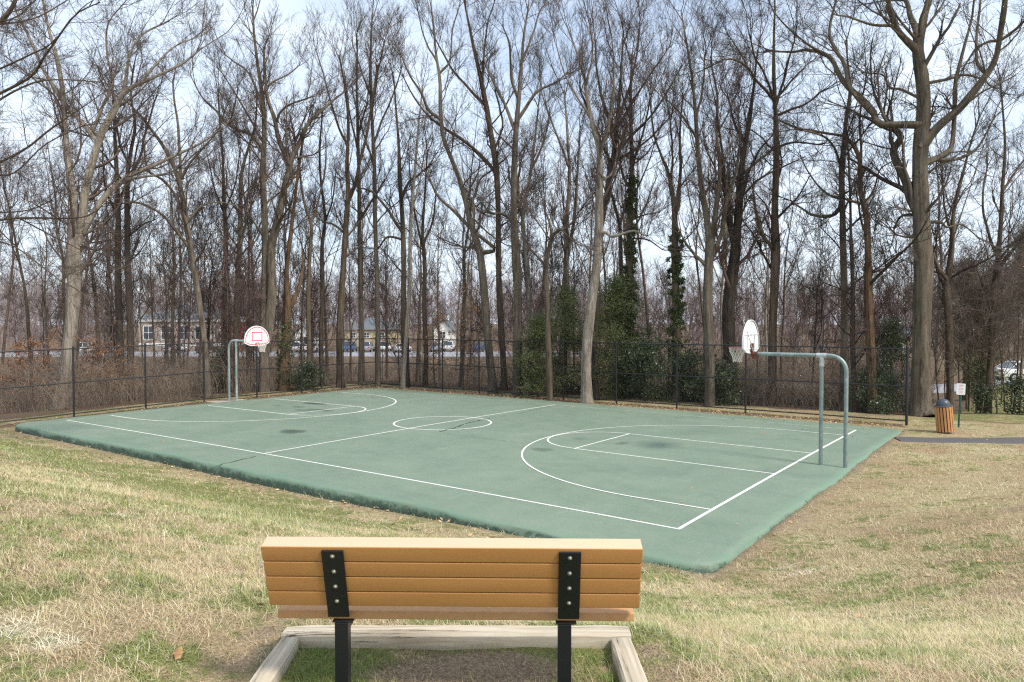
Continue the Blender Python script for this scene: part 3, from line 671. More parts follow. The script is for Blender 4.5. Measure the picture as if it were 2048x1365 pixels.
M_ASPH = simple('path_asphalt', (.105, .098, .098), .9, .2, 0, .3, 18, .5)
def drape(name, centre, w, mat, lift=.03, step=.35, kind='structure'):
    P = [np.array(c, float) for c in centre]; out = [P[0]]
    for a, b_ in zip(P[:-1], P[1:]):
        k = max(1, int(np.linalg.norm(b_-a)/step)); out += [a+(b_-a)*i/k for i in range(1, k+1)]
    P = np.array(out); T = np.gradient(P, axis=0); T /= np.linalg.norm(T, axis=1, keepdims=True); Nn = np.stack([-T[:, 1], T[:, 0]], -1)
    m = 7; V = []
    jt = rng.uniform(-.03, .03, (len(P), 2))
    for j in range(m):
        f = j/(m-1)-.5; Q = P+Nn*(w*f)+Nn*(jt[:, :1] if j == 0 else jt[:, 1:] if j == m-1 else 0); z = gz(Q[:, 0], Q[:, 1])+lift*(1 if 0 < j < m-1 else -.5)
        V.append(np.c_[Q, z])
    V = np.stack(V, 1).reshape(-1, 3); i = (np.arange(len(P)-1)[:, None]*m+np.arange(m-1)).ravel()
    o = link(name, mesh_np(name, V, np.stack([i, i+m, i+m+1, i+1], -1), mat, False)); return tag(o, kind=kind)
drape('path', [(14.52, 6.85), (15.6, 7.35), (17.0, 8.35), (18.6, 9.55), (21, 11.2), (26, 14)], 1.25, M_ASPH)
M_ROAD = simple('pale_road_asphalt', (.33, .33, .345), .9, .2, 0, .12, 3, .2)
M_LOT = simple('parking_lot_asphalt', (.30, .30, .32), .9, .2, 0, .12, 2, .2)
rA = W(1840, 762, 57)[:2]; rB = W(2090, 765, 57)[:2]; dr = (rB-rA)/np.linalg.norm(rB-rA)
drape('road', [rA-dr*10, rA, rB, rB+dr*40], 8, M_ROAD, .06, 1.5)
lA = W(-150, 694, 118)[:2]; lB = W(1150, 700, 118)[:2]; dl = (lB-lA)/np.linalg.norm(lB-lA)
drape('parking_lot', [lA-dl*20, lA, lB, lB+dl*10], 20, M_LOT, .12, 3)

# ------------------------------------------------------------------ trees
def catmull(P, K):
    P = np.asarray(P, float); n = len(P)
    if n == 2: t = np.linspace(0, 1, K)[:, None]; return P[0]*(1-t)+P[1]*t
    E = np.vstack([2*P[0]-P[1], P, 2*P[-1]-P[-2]]); t = np.linspace(0, n-1-1e-6, K); i = t.astype(int); f = (t-i)[:, None]
    a, b, c, d = E[i], E[i+1], E[i+2], E[i+3]
    out = .5*((2*b)+(-a+c)*f+(2*a-5*b+4*c-d)*f*f+(-a+3*b-3*c+d)*f**3)
    return out
def spawn(P, R, n, tr, L0, ang, up, K, rng, curl=.25, rs=.6, rmin=.006, taper=.25, lenpow=0.0, flat=0.0, ends=False):
    """n children per parent polyline; L0: child length (array per parent or scalar)"""
    N, Kp, _ = P.shape; M = N*n
    if M == 0: return np.zeros((0, K, 3)), np.zeros((0, K)), np.zeros(0)
    pi = np.repeat(np.arange(N), n); t = rng.uniform(tr[0], tr[1], M)
    t = tr[0]+(tr[1]-tr[0])*((np.tile(np.arange(n), N)+rng.uniform(0, 1, M))/n)
    f = t*(Kp-1); i = np.minimum(f.astype(int), Kp-2); f = (f-i)[:, None]
    A = P[pi, i]; B = P[pi, i+1]; O = A*(1-f)+B*f; T = B-A; T /= np.linalg.norm(T, axis=1, keepdims=True)+1e-9
    r0 = (R[pi, i]*(1-f[:, 0])+R[pi, i+1]*f[:, 0])
    rd = rng.normal(size=(M, 3)); rd[:, 2] *= (1-flat); rd -= (rd*T).sum(1, keepdims=True)*T; rd /= np.linalg.norm(rd, axis=1, keepdims=True)+1e-9
    an = np.clip(rng.normal(ang, .22, M), .15, 1.6)[:, None]
    D = T*np.cos(an)+rd*np.sin(an); D[:, 2] += up; D /= np.linalg.norm(D, axis=1, keepdims=True)
    Ln = (L0[pi] if hasattr(L0, '__len__') else L0)*rng.uniform(.55, 1.25, M)*(1-lenpow*t)
    seg = Ln/(K-1); pts = [O]; d = D
    for k in range(K-1):
        pts.append(pts[-1]+d*seg[:, None]); d = d+rng.normal(size=(M, 3))*curl; d[:, 2] += up*.35+.03; d /= np.linalg.norm(d, axis=1, keepdims=True)
    C = np.stack(pts, 1); rr = np.maximum(r0*rs*rng.uniform(.7, 1.1, M), rmin)
    RR = rr[:, None]*np.linspace(1, taper, K)[None]; RR = np.maximum(RR, rmin*.6)
    return C, RR, Ln
def resample(polys, K):
    Ps, Rs, Ls = [], [], []
    for P, r in polys:
        Q = catmull(np.c_[P, r], K); Ps.append(Q[:, :3]); Rs.append(np.maximum(Q[:, 3], .01)); Ls.append(np.linalg.norm(np.diff(Q[:, :3], axis=0), axis=1).sum())
    return np.array(Ps), np.array(Rs), np.array(Ls)
def grow(polys, rng, z_lo, dens=1.2, lens=(3.2, .5, .46, .45), n2=6, n3=5, n4=3, fat=.88, up=.14, low=.0, curl=.19, flat=.2, cap=4.0):
    """polys: list of (P (k,3), r (k)); returns twig meshes as (V,F)"""
    out = []; l1 = []
    for P, r in polys:
        Q = catmull(np.c_[P, r], 26); Z = Q[:, 2]; keep = Z > z_lo
        if keep.sum() < 4: continue
        Q = Q[keep.argmax():]; Lp = np.linalg.norm(np.diff(Q[:, :3], axis=0), axis=1).sum(); n = max(3, int(Lp*dens*.68))
        rm = np.median(Q[:, 3]); L0 = min(cap, lens[0]*(.45+7*rm))
        l1.append(spawn(Q[None, :, :3], np.maximum(Q[None, :, 3], .012), n, (.0, 1.0), L0, .85, up, 7, rng, curl*.8, .42, .014*fat, .3, .35, flat))
        # leader continues from the tip
        l1.append(spawn(Q[None, :, :3], np.maximum(Q[None, :, 3], .012), 3, (.93, 1.0), L0, .35, up, 7, rng, curl*.7, .75, .014*fat, .3))
    A = [np.concatenate([x[i] for x in l1]) for i in range(3)]
    out.append(tubes(A[0], A[1], 4))
    B = spawn(A[0], A[1], n2, (.15, 1.0), A[2]*lens[1], .72, up*.8, 5, rng, curl, .62, .0085*fat, .45, .3)
    out.append(tubes(B[0], B[1], 3))
    C = spawn(B[0], B[1], n3, (.15, 1.0), B[2]*lens[2]+.12, .65, up*.8, 4, rng, curl, .7, .0062*fat, .6, .2)
    out.append(tubes(C[0], C[1], 3))
    if n4:
        D = spawn(C[0], C[1], n4, (.2, 1.0), C[2]*lens[3]+.12, .6, up, 3, rng, curl, .8, .0048*fat, .7); out.append(tubes(D[0], D[1], 3))
    return merge(out)
def trunk_mesh(name, polys, mat, origin, sides=12, flare=True):
    parts = []
    for j, (P, r) in enumerate(polys):
        K = 34 if j == 0 else 18; Q = catmull(np.c_[P, r], K); pos = Q[:, :3].copy(); rad = np.maximum(Q[:, 3], .008)
        n = len(pos); L_ = np.linspace(0, 1, n); sd_ = j*1.7+pos[0, 0]
        amp = rad*.22; pos[:, 0] += amp*np.sin(L_*19+sd_); pos[:, 1] += amp*np.cos(L_*15+sd_*2)
        if j == 0 and flare:
            h = pos[:, 2]-pos[0, 2]; rad = rad*(1+.45*np.exp(-h/.35))
        s_ = 44 if (rad.max() > .3 and sides > 8) else 26 if (rad.max() > .14 and sides > 8) else sides if rad.max() > .09 else 7
        V, F = tubes((pos-origin)[None], rad[None], s_)
        if rad.max() > .09:     # fluted, uneven girth
            a = np.arange(len(V)) % s_; k = np.arange(len(V))//s_
            c = np.repeat(pos-origin, s_, axis=0); rg = np.random.default_rng(int(abs(sd_)*100)); rid = rg.normal(size=s_)*(.045 if s_ > 20 else 0); rid2 = rg.normal(size=s_)*(.045 if s_ > 20 else 0); mixk = .5+.5*np.sin(k*.9+a*1.7)
            w = 1+rid[a]*mixk+rid2[(a+k//5) % s_]*(1-mixk)+.07*np.sin(a*2*np.pi/s_*3+k*.35+sd_)+.05*np.sin(a*2*np.pi/s_*2-k*.8)+.02*np.sin(k*2.1+a)
            V = c+(V-c)*w[:, None]
        parts.append((V, F))
    V, F = merge(parts); return mesh_np(name, V, F, mat)
def leafcards(C, n, spread, size, rng, droop=0.0, wd_=.42):
    """small leaf faces scattered round the points C"""
    i = rng.integers(0, len(C), n); p = C[i]+rng.normal(size=(n, 3))*spread; a = rng.normal(size=(n, 3)); a[:, 2] -= droop; a /= np.linalg.norm(a, axis=1, keepdims=True)
    b = np.cross(a, rng.normal(size=(n, 3))); b /= np.linalg.norm(b, axis=1, keepdims=True); s = size*rng.uniform(.5, 1.35, (n, 1))
    V = np.stack([p-a*s, p+b*s*wd_, p+a*s, p-b*s*wd_], 1).reshape(-1, 3); return V, np.arange(4*n).reshape(n, 4)
def leafm(name, stops, rough=.55):
    m = MT(name, rough, .3); pos = m.n('ShaderNodeNewGeometry').outputs['Position']; rnd = m.noise(pos, 14, 2, .6); big = m.noise(pos, 1.2, 3)
    f = m.math('ADD', m.math('MULTIPLY', rnd, .65), m.math('MULTIPLY', big, .4)); m.col(m.ramp(f, stops)); return m.m
M_IVY = leafm('ivy_leaves', [(.33, (.03, .04, .018)), (.52, (.065, .085, .032)), (.72, (.15, .175, .075))])
M_CEDAR = leafm('evergreen_needles', [(.30, (.035, .046, .02)), (.5, (.095, .115, .045)), (.70, (.22, .22, .09))])
M_HOLLY = leafm('holly_leaves', [(.30, (.022, .034, .018)), (.5, (.05, .072, .034)), (.75, (.14, .16, .085))], .35)
M_ORANGE = leafm('clinging_dead_leaves', [(.3, (.22, .10, .035)), (.55, (.42, .23, .09)), (.75, (.60, .38, .18))])
M_RUSTLEAF = leafm('rust_dead_leaves', [(.3, (.13, .055, .028)), (.55, (.25, .12, .06)), (.75, (.36, .20, .11))])

def world_poly(pts, dep, drift, d0=0.0):
    """photo trace -> real limb: (u, v, width) at depth dep, sliding towards/away by drift metres along its length"""
    n = len(pts); out = []; rad = []
    for i, p in enumerate(pts):
        f = i/(n-1); d = dep+d0+drift*f**1.3; out.append(W(p[0], p[1], d)); rad.append(p[2]/2*d/FPX if len(p) > 2 else None)
    last = .05
    for i in range(n):
        if rad[i] is None: rad[i] = last*.8
        last = rad[i]
    return np.array(out), np.array(rad)
def traced_tree(label, dep, trunk, limbs, bk='grey', tw='grey', z_lo=3.5, seed=0, ivy=None, cat='tree', **kw):
    r = np.random.default_rng(100+seed); tP, tR = world_poly(trunk, dep, r.uniform(-.6, .6)); tR = tR*.93; 
    gzb = float(gz(tP[0, 0], tP[0, 1])); tP[0, 2] = min(tP[0, 2], gzb); tP = np.vstack([[tP[0, 0], tP[0, 1], gzb-.25], tP]) if tP[0, 2] > gzb-.2 else tP; tR = np.r_[tR[0], tR][-len(tP):]
    if tP[0, 2] > gzb-.05: tP[0, 2] = gzb-.25
    polys = [(tP, tR)]
    for lb in limbs:
        # start at the nearest trunk/limb point so that it really joins
        best = None
        for P, R__ in polys:
            Q = catmull(np.c_[P, R__], 60)
            u = []; 
            for q in Q:
                d = q[:3]-CAM; f = d@FWD; rr = d@RIGHT; u.append((rr, d[2], f))
            u = np.array(u); fw = u[:, 2]*cp_+u[:, 1]*sp_; up_ = -u[:, 2]*sp_+u[:, 1]*cp_
            px = 1024+FPX*u[:, 0]/fw; py = 682.5-FPX*up_/fw; dd = np.hypot(px-lb[0][0], py-lb[0][1]); k = dd.argmin()
            if best is None or dd[k] < best[0]: best = (dd[k], Q[k], fw[k])
        lP, lR = world_poly(lb, best[2], r.uniform(-2.6, 2.6)*min(1, len(lb)/4)); lP[0] = best[1][:3]; lR[0] = min(lR[0]*1.15, best[1][3])
        polys.append((lP, lR))
    org = np.array([tP[0, 0], tP[0, 1], gzb]); root = thing('tree', label, cat, org)
    link('trunk', trunk_mesh('trunk', polys, BARK[bk], org), root)
    V, F = grow(polys, r, gzb+z_lo, **kw); link('crown', mesh_np('crown', V-org, F, TWIG[tw]), root)
    if ivy:
        z0, z1, wd, n = ivy; Q = catmull(np.c_[tP, tR], 80); Q = Q[(Q[:, 2] > gzb+z0) & (Q[:, 2] < gzb+z1)]
        Q = np.repeat(Q, 6, 0); Q[:, :3] += r.normal(size=(len(Q), 3))*[.05, .05, .25]
        th_ = r.uniform(0, 2*np.pi, len(Q)); tt = np.clip((Q[:, 2]-Q[:, 2].min())/(Q[:, 2].max()-Q[:, 2].min()), 0, 1)
        rad = Q[:, 3]*1.0+wd*(1-.65*tt)*r.uniform(.2, 1.0, len(Q)); C = Q[:, :3].copy(); C[:, 0] += np.cos(th_)*rad; C[:, 1] += np.sin(th_)*rad
        V, F = leafcards(C-org, n, .06, .062, r, .5); link('ivy', mesh_np('ivy', V, F, M_IVY, False), root)
    return root, polys
TREES = [
# label, depth, trunk, limbs, opts
('huge furrowed oak with massive crooked limbs behind the right end of the fence', 31.5,
 [(1846, 838, 44), (1846, 800, 38), (1846, 680, 36), (1843, 600, 36), (1843, 540, 36), (1842, 470, 34), (1845, 420, 33), (1843, 340, 28), (1843, 280, 28), (1845, 220, 27), (1843, 160, 27), (1838, 110, 22), (1840, 85, 18), (1850, 30, 14), (1858, -10, 12), (1862, -90, 8)],
 [[(1838, 100, 15), (1830, 60, 12), (1818, 20, 9), (1808, -10, 8), (1795, -70, 5)],
  [(1840, 102, 14), (1815, 85, 12), (1790, 50, 11), (1780, 20, 10), (1776, -10, 9), (1770, -80, 6)],
  [(1788, 52, 6), (1745, 50, 5), (1700, 35, 4), (1672, 30, 3)],
  [(1840, 252, 15), (1800, 249, 14), (1757, 248, 13), (1745, 225, 12), (1720, 195, 11), (1692, 170, 10), (1672, 140, 9), (1660, 115, 8), (1620, 100, 6), (1580, 105, 4), (1530, 100, 3)],
  [(1660, 112, 5), (1610, 85, 4), (1565, 45, 3), (1545, 20, 2.5)],
  [(1758, 225, 9), (1700, 178, 8), (1690, 130, 7), (1665, 90, 6), (1660, 50, 5), (1675, -10, 4)],
  [(1840, 445, 20), (1827, 405, 19), (1814, 370, 16), (1797, 335, 15), (1788, 300, 14), (1800, 275, 12), (1785, 253, 10), (1765, 230, 7)],
  [(1787, 298, 7), (1780, 270, 6), (1785, 240, 4), (1778, 200, 3)],
  [(1850, 298, 19), (1880, 250, 16), (1910, 225, 15), (1940, 195, 14), (1970, 155, 12), (1990, 120, 11), (2000, 80, 10), (2005, 40, 10), (2010, -10, 9), (2020, -90, 6)],
  [(1970, 152, 7), (1953, 120, 6), (1955, 60, 5), (1962, -10, 4), (1968, -80, 3)],
  [(2000, 85, 6), (2030, 60, 5), (2060, 30, 4)], [(2003, 85, 5), (1975, 85, 5), (1950, 100, 4), (1925, 140, 3)],
  [(1848, 335, 15), (1870, 318, 11), (1893, 305, 9), (1905, 290, 8), (1908, 240, 8), (1910, 170, 7), (1920, 130, 6), (1932, 80, 5), (1945, 30, 4), (1950, -20, 3)],
  [(1862, 175, 7), (1890, 160, 6), (1930, 150, 5), (1965, 160, 4), (1985, 175, 3)],
  [(1870, 320, 8), (1895, 320, 7), (1925, 315, 6), (1960, 290, 4), (1990, 230, 3)],
  [(1838, 432, 6), (1815, 430, 5), (1800, 435, 5), (1788, 457, 4)], [(1826, 478, 10), (1812, 474, 5), (1792, 470, 3)], [(1834, 200, 5), (1805, 180, 5), (1780, 175, 4), (1765, 150, 3), (1722, 146, 2)],
  [(1855, 440, 7), (1880, 445, 6), (1895, 455, 4), (1925, 450, 3), (1960, 480, 2)]],
 dict(bk='oak', tw='grey', z_lo=6.5, dens=1.0)),
('pale twin limbed tree at the left with a long limb arching right', 36,
 [(128, 830, 36), (130, 780, 32), (136, 680, 27), (143, 600, 25), (147, 540, 24), (150, 500, 26), (149, 470, 20), (148, 400, 15), (137, 340, 13), (130, 260, 11), (125, 180, 9), (112, 110, 8), (98, 60, 6), (85, -5, 5), (70, -80, 3)],
 [[(152, 490, 20), (166, 430, 15), (172, 380, 15), (185, 320, 14), (200, 270, 13), (228, 225, 12), (250, 185, 9), (285, 165, 7), (330, 145, 5), (370, 125, 4), (405, 95, 3)],
  [(196, 280, 10), (165, 245, 9), (135, 215, 8), (108, 175, 7), (85, 135, 6), (60, 80, 5), (30, 20, 3)],
  [(232, 218, 8), (252, 165, 7), (258, 110, 5), (285, 70, 4), (320, 50, 3)], [(178, 270, 6), (205, 215, 6), (225, 170, 5), (215, 110, 4), (215, 50, 3), (245, 10, 2)],
  [(285, 165, 5), (320, 120, 4), (355, 90, 3), (395, 75, 2)],
  [(160, 482, 16), (185, 430, 11), (205, 400, 10), (230, 375, 10), (262, 350, 9), (300, 335, 8), (350, 312, 5), (395, 290, 4), (435, 265, 3)],
  [(250, 362, 6), (280, 355, 5), (330, 348, 4), (360, 335, 3)], [(128, 250, 5), (115, 200, 4), (70, 160, 4), (20, 120, 3)]],
 dict(bk='pale', tw='warm', z_lo=5, dens=1.25, up=.2)),
('dark straight tree second of the pair right of the pale left tree', 39, [(262, 800, 15), (259, 690, 14), (258, 600, 13), (256, 500, 12), (255, 400, 10), (255, 350, 9), (262, 300, 7), (270, 250, 6), (262, 190, 4), (268, 130, 3)],
 [[(256, 370, 6), (278, 320, 5), (290, 270, 4), (310, 200, 3)], [(257, 330, 5), (240, 290, 4), (232, 240, 3)], [(260, 470, 4), (285, 450, 3), (310, 440, 2)]], dict(bk='dark', tw='dark', z_lo=5)),
('dark leaning trunk nearest the pale left tree', 41, [(245, 800, 16), (240, 690, 14), (238, 580, 13), (236, 480, 11), (234, 380, 9), (232, 300, 7), (228, 220, 5), (222, 150, 3)],
 [[(236, 430, 5), (212, 380, 4), (205, 320, 3)], [(235, 400, 5), (262, 350, 4), (275, 290, 3)]], dict(bk='dark', tw='grey', z_lo=5)),
('tree with a wide arching left limb and curved forked trunk, left of the left goal', 39,
 [(417, 795, 15), (410, 690, 12), (397, 600, 12), (385, 520, 13), (378, 470, 12), (370, 420, 11), (360, 375, 10), (345, 330, 9), (325, 290, 7), (300, 255, 6), (275, 225, 4), (240, 190, 3)],
 [[(362, 375, 7), (360, 330, 6), (358, 270, 5), (350, 210, 4), (345, 160, 3)], [(374, 465, 6), (352, 395, 5), (325, 360, 5), (300, 345, 5), (290, 320, 4), (288, 280, 3)],
  [(378, 505, 7), (355, 465, 6), (330, 435, 5), (300, 415, 5), (268, 405, 4), (225, 410, 3)], [(365, 360, 5), (385, 320, 4), (430, 270, 3), (445, 240, 2)], [(378, 440, 5), (400, 415, 4), (430, 405, 3), (470, 410, 2)]],
 dict(bk='grey', tw='warm', z_lo=5)),
('dark trunk just left of the left goal posts', 42, [(455, 790, 11), (453, 680, 10), (452, 560, 9), (451, 460, 8), (448, 400, 7), (446, 330, 5), (440, 250, 4), (436, 180, 3)], [[(450, 430, 4), (430, 380, 3), (415, 310, 2)], [(450, 420, 4), (470, 370, 3), (480, 300, 2)]], dict(bk='dark', tw='dark', z_lo=6)),
('slim brown tree rising just right of the left goal posts', 42, [(472, 795, 12), (472, 690, 11), (475, 590, 11), (478, 500, 10), (481, 410, 9), (484, 350, 7), (495, 300, 5), (510, 250, 4), (515, 190, 3)], [[(482, 500, 5), (492, 440, 4), (497, 370, 3), (500, 300, 2)], [(479, 430, 4), (455, 390, 3), (440, 330, 2)]], dict(bk='grey', tw='warm', z_lo=6)),
('great double trunked tree behind the left backboard, its right stem bent and broken', 42,
 [(528, 800, 22), (529, 690, 19), (530, 600, 17), (530, 500, 15), (528, 400, 13), (527, 340, 12), (528, 270, 10), (523, 190, 8), (516, 130, 6), (509, 70, 5), (505, 15, 3)],
 [[(540, 700, 20), (545, 600, 18), (543, 500, 16), (556, 440, 14), (568, 385, 13), (577, 345, 13), (579, 325, 11)], [(577, 330, 10), (562, 290, 9), (550, 245, 8), (538, 205, 6), (530, 150, 5), (528, 95, 3)],
  [(579, 330, 11), (597, 290, 9), (612, 255, 7), (636, 228, 6), (668, 200, 4), (692, 182, 2)], [(529, 295, 7), (502, 270, 6), (480, 262, 6), (455, 248, 5), (430, 220, 4), (405, 195, 3), (385, 160, 2)],
  [(460, 250, 4), (468, 215, 3), (475, 185, 2)], [(525, 215, 5), (500, 150, 4), (470, 125, 3), (450, 110, 2)], [(524, 190, 5), (545, 165, 4), (575, 150, 3), (600, 130, 2)], [(532, 470, 5), (505, 440, 4), (480, 405, 3)],
  [(530, 290, 5), (475, 195, 3), (440, 140, 2)], [(545, 250, 5), (570, 215, 4), (620, 195, 3)]],
 dict(bk='grey', tw='warm', z_lo=7, dens=1.5, up=.3)),
('stout ivy flecked stump tree immediately right of the left backboard', 42.5, [(568, 795, 24), (568, 720, 20), (572, 670, 15), (577, 610, 11), (574, 540, 9), (580, 470, 8), (590, 400, 6), (600, 320, 5), (612, 250, 3)], [[(572, 625, 8), (590, 595, 9), (602, 560, 6), (606, 500, 4)], [(585, 430, 4), (570, 390, 3)]], dict(bk='rust', tw='warm', z_lo=6, ivy=(.3, 4, .12, 2500))),
('leaning dark tree between the left goal and the fence corner', 43, [(620, 790, 12), (618, 690, 10), (617, 590, 9), (620, 500, 8), (622, 450, 7), (610, 410, 5), (600, 350, 4), (590, 280, 3)], [[(620, 450, 6), (635, 410, 4), (650, 340, 3), (652, 270, 2)]], dict(bk='brown', tw='dark', z_lo=6)),
('thin dark trunk left of the twisted brown tree', 45, [(645, 780, 9), (642, 690, 9), (644, 590, 8), (645, 500, 8), (650, 440, 6), (642, 370, 5), (640, 300, 4), (645, 220, 3)], [[(648, 445, 4), (665, 400, 3), (672, 340, 2)]], dict(bk='dark', tw='warm', z_lo=6)),
('twisted brown tree leaning right just left of the fence corner', 44.5, [(682, 780, 17), (681, 690, 15), (683, 600, 13), (688, 510, 12), (692, 440, 11), (696, 380, 10), (695, 330, 8), (697, 250, 6), (690, 180, 5), (678, 110, 3)],
 [[(697, 410, 8), (712, 360, 7), (721, 320, 6), (735, 260, 5), (745, 200, 4), (755, 130, 3)], [(694, 300, 5), (672, 240, 4), (650, 160, 3), (635, 110, 2)], [(690, 470, 5), (668, 450, 4), (650, 445, 3)]], dict(bk='brown', tw='warm', z_lo=7, dens=1.5, up=.3)),
('slim upright tree before the fence corner', 46, [(721, 775, 9), (722, 640, 9), (720, 520, 9), (718, 420, 8), (717, 330, 7), (716, 240, 6), (713, 160, 4), (715, 80, 3)], [[(718, 300, 4), (700, 230, 3), (690, 150, 2)], [(717, 270, 4), (735, 200, 3), (740, 120, 2)], [(720, 440, 5), (745, 400, 4), (770, 360, 3)]], dict(bk='grey', tw='grey', z_lo=8, up=.3)),
('straight tree at the fence corner with a fanned crown', 45.5, [(757, 775, 11), (755, 650, 10), (752, 520, 9), (750, 420, 9), (748, 320, 8), (744, 230, 7), (741, 150, 5), (742, 80, 4), (745, 25, 2)],
 [[(748, 290, 5), (765, 240, 4), (790, 180, 3), (805, 130, 2)], [(743, 220, 5), (755, 150, 4), (770, 80, 3)], [(742, 200, 4), (722, 140, 3), (705, 90, 2)], [(750, 330, 4), (728, 270, 3), (710, 200, 2)]], dict(bk='grey', tw='warm', z_lo=8, dens=1.6, up=.35)),
('dark forked tree right of the fence corner', 45, [(812, 770, 14), (810, 680, 13), (808, 590, 12), (806, 490, 10), (803, 410, 9), (800, 350, 8), (797, 290, 6), (792, 220, 4), (788, 160, 3)], [[(804, 470, 6), (775, 420, 5), (745, 385, 4), (715, 375, 3)], [(808, 400, 6), (818, 365, 5), (838, 350, 4), (860, 330, 3)], [(805, 480, 5), (775, 475, 4), (755, 500, 3)]], dict(bk='brown', tw='dark', z_lo=6, ivy=None)),
('pale leaning pole of a tree between the two dark trunks right of the corner', 44, [(806, 780, 10), (812, 690, 9), (818, 560, 8), (822, 450, 7), (829, 350, 6), (835, 270, 4), (845, 180, 3)], [[(824, 420, 4), (838, 370, 3), (850, 300, 2)]], dict(bk='pale', tw='grey', z_lo=8)),
('tree with an upswept vase crown left of the leaning giant', 46, [(850, 780, 11), (851, 680, 10), (849, 580, 9), (848, 510, 8), (846, 450, 6), (850, 380, 4), (855, 300, 3)], [[(848, 500, 6), (832, 440, 4), (822, 370, 3), (818, 310, 2)], [(849, 490, 5), (866, 440, 4), (872, 380, 3)]], dict(bk='brown', tw='warm', z_lo=7)),
('tall tree leaning left whose trunk bends back near its top, centre of the woods', 41,
 [(985, 790, 18), (976, 690, 17), (970, 590, 16), (962, 510, 15), (950, 475, 14), (938, 440, 12), (930, 400, 11), (920, 360, 10), (903, 315, 9), (887, 275, 8), (880, 220, 8), (879, 160, 7), (872, 110, 5), (868, 60, 4), (862, 10, 3)],
 [[(882, 245, 7), (858, 222, 6), (845, 190, 5), (825, 160, 4), (812, 135, 3), (802, 110, 2)], [(966, 505, 8), (990, 500, 8), (968, 480, 7), (940, 455, 7), (905, 420, 6), (878, 395, 5), (862, 365, 4), (848, 340, 3)],
  [(930, 400, 6), (948, 395, 5), (960, 360, 4), (985, 340, 3)], [(877, 150, 5), (900, 120, 4), (905, 60, 3), (920, 10, 2)], [(876, 130, 4), (850, 80, 3), (835, 20, 2)], [(960, 500, 6), (930, 495, 4), (915, 490, 3)], [(936, 430, 6), (945, 400, 6), (948, 440, 5)]],
 dict(bk='grey', tw='warm', z_lo=7, dens=1.3, up=.22)),
('crooked tree leaning left behind the leaning giant, with a long diagonal limb', 43,
 [(1008, 785, 13), (1003, 680, 13), (999, 560, 12), (997, 440, 11), (992, 350, 12), (985, 290, 12), (975, 220, 11), (962, 160, 9), (948, 100, 7), (938, 50, 5), (928, 0, 3)],
 [[(990, 345, 7), (962, 310, 6), (925, 280, 6), (885, 255, 5), (850, 225, 4), (825, 190, 3), (805, 150, 2)], [(970, 215, 6), (940, 180, 5), (905, 140, 4), (885, 105, 3), (862, 60, 2)], [(962, 165, 5), (968, 110, 4), (975, 50, 3), (990, 0, 2)], [(985, 300, 5), (1005, 250, 4), (990, 180, 3)]],
 dict(bk='brown', tw='dark', z_lo=7, dens=1.4, up=.25)),
('big straight knobbly trunk at the centre of the woods', 40,
 [(1036, 795, 20), (1036, 690, 18), (1034, 600, 17), (1032, 520, 17), (1030, 440, 15), (1029, 350, 13), (1030, 270, 11), (1038, 190, 9), (1044, 130, 7), (1048, 70, 5), (1057, 10, 3)],
 [[(1030, 270, 7), (1012, 215, 6), (992, 175, 5), (970, 125, 3), (965, 80, 2)], [(1042, 250, 7), (1058, 205, 6), (1080, 180, 5), (1112, 165, 4), (1130, 150, 3)], [(1036, 200, 6), (1022, 150, 5), (1020, 95, 4), (1005, 50, 2)], [(1046, 120, 5), (1065, 70, 4), (1080, 20, 3)], [(1031, 450, 6), (1010, 430, 5), (980, 425, 4), (960, 400, 3)], [(1032, 400, 5), (1055, 370, 5), (1065, 320, 3)]],
 dict(bk='grey', tw='warm', z_lo=8, dens=1.35, up=.25)),
('ashy forked tree right of the big straight centre trunk', 42, [(1060, 785, 12), (1058, 680, 11), (1056, 560, 10), (1050, 480, 9), (1046, 430, 8), (1060, 350, 7), (1070, 280, 5), (1078, 200, 3)], [[(1050, 440, 6), (1035, 390, 5), (1040, 330, 4)], [(1062, 340, 5), (1085, 290, 4), (1100, 230, 3)]], dict(bk='pale', tw='grey', z_lo=7)),
('broken snag of a tree with a curling hooked limb', 36.5, [(1098, 787, 13), (1097, 700, 12), (1096, 620, 11), (1092, 560, 10), (1094, 520, 9), (1102, 480, 8), (1100, 450, 5), (1090, 420, 3)], [[(1101, 478, 7), (1112, 465, 6), (1122, 460, 5), (1135, 472, 3)], [(1095, 535, 5), (1075, 515, 3), (1060, 500, 2)]], dict(bk='brown', tw='warm', z_lo=6, dens=.8)),
('slim twin stems behind the hooked snag', 44, [(1120, 790, 12), (1125, 680, 11), (1130, 560, 10), (1135, 450, 9), (1138, 350, 7), (1135, 260, 5), (1128, 180, 3)], [[(1130, 530, 8), (1148, 440, 7), (1155, 350, 5), (1160, 260, 3)], [(1136, 330, 5), (1110, 260, 4), (1085, 190, 3), (1078, 130, 2)]], dict(bk='pale', tw='warm', z_lo=7, up=.25)),
('thick pale barked tree leaning right, with a looping limb, beside the cedar', 36,
 [(1172, 787, 26), (1173, 750, 22), (1176, 690, 20), (1184, 600, 20), (1190, 540, 19), (1196, 470, 18), (1200, 400, 16), (1202, 340, 13), (1198, 295, 11), (1185, 255, 9), (1176, 210, 8), (1168, 150, 6), (1152, 100, 4), (1135, 55, 3)],
 [[(1199, 300, 9), (1213, 265, 8), (1222, 220, 6), (1228, 160, 4), (1225, 90, 3)], [(1190, 487, 8), (1200, 468, 7), (1212, 466, 6), (1225, 474, 6), (1245, 468, 5), (1270, 462, 4), (1292, 472, 3), (1296, 462, 2)], [(1180, 235, 5), (1155, 195, 4), (1130, 150, 3), (1112, 90, 2)], [(1172, 170, 5), (1185, 110, 4), (1180, 50, 3)], [(1204, 370, 6), (1225, 345, 5), (1235, 300, 4)]],
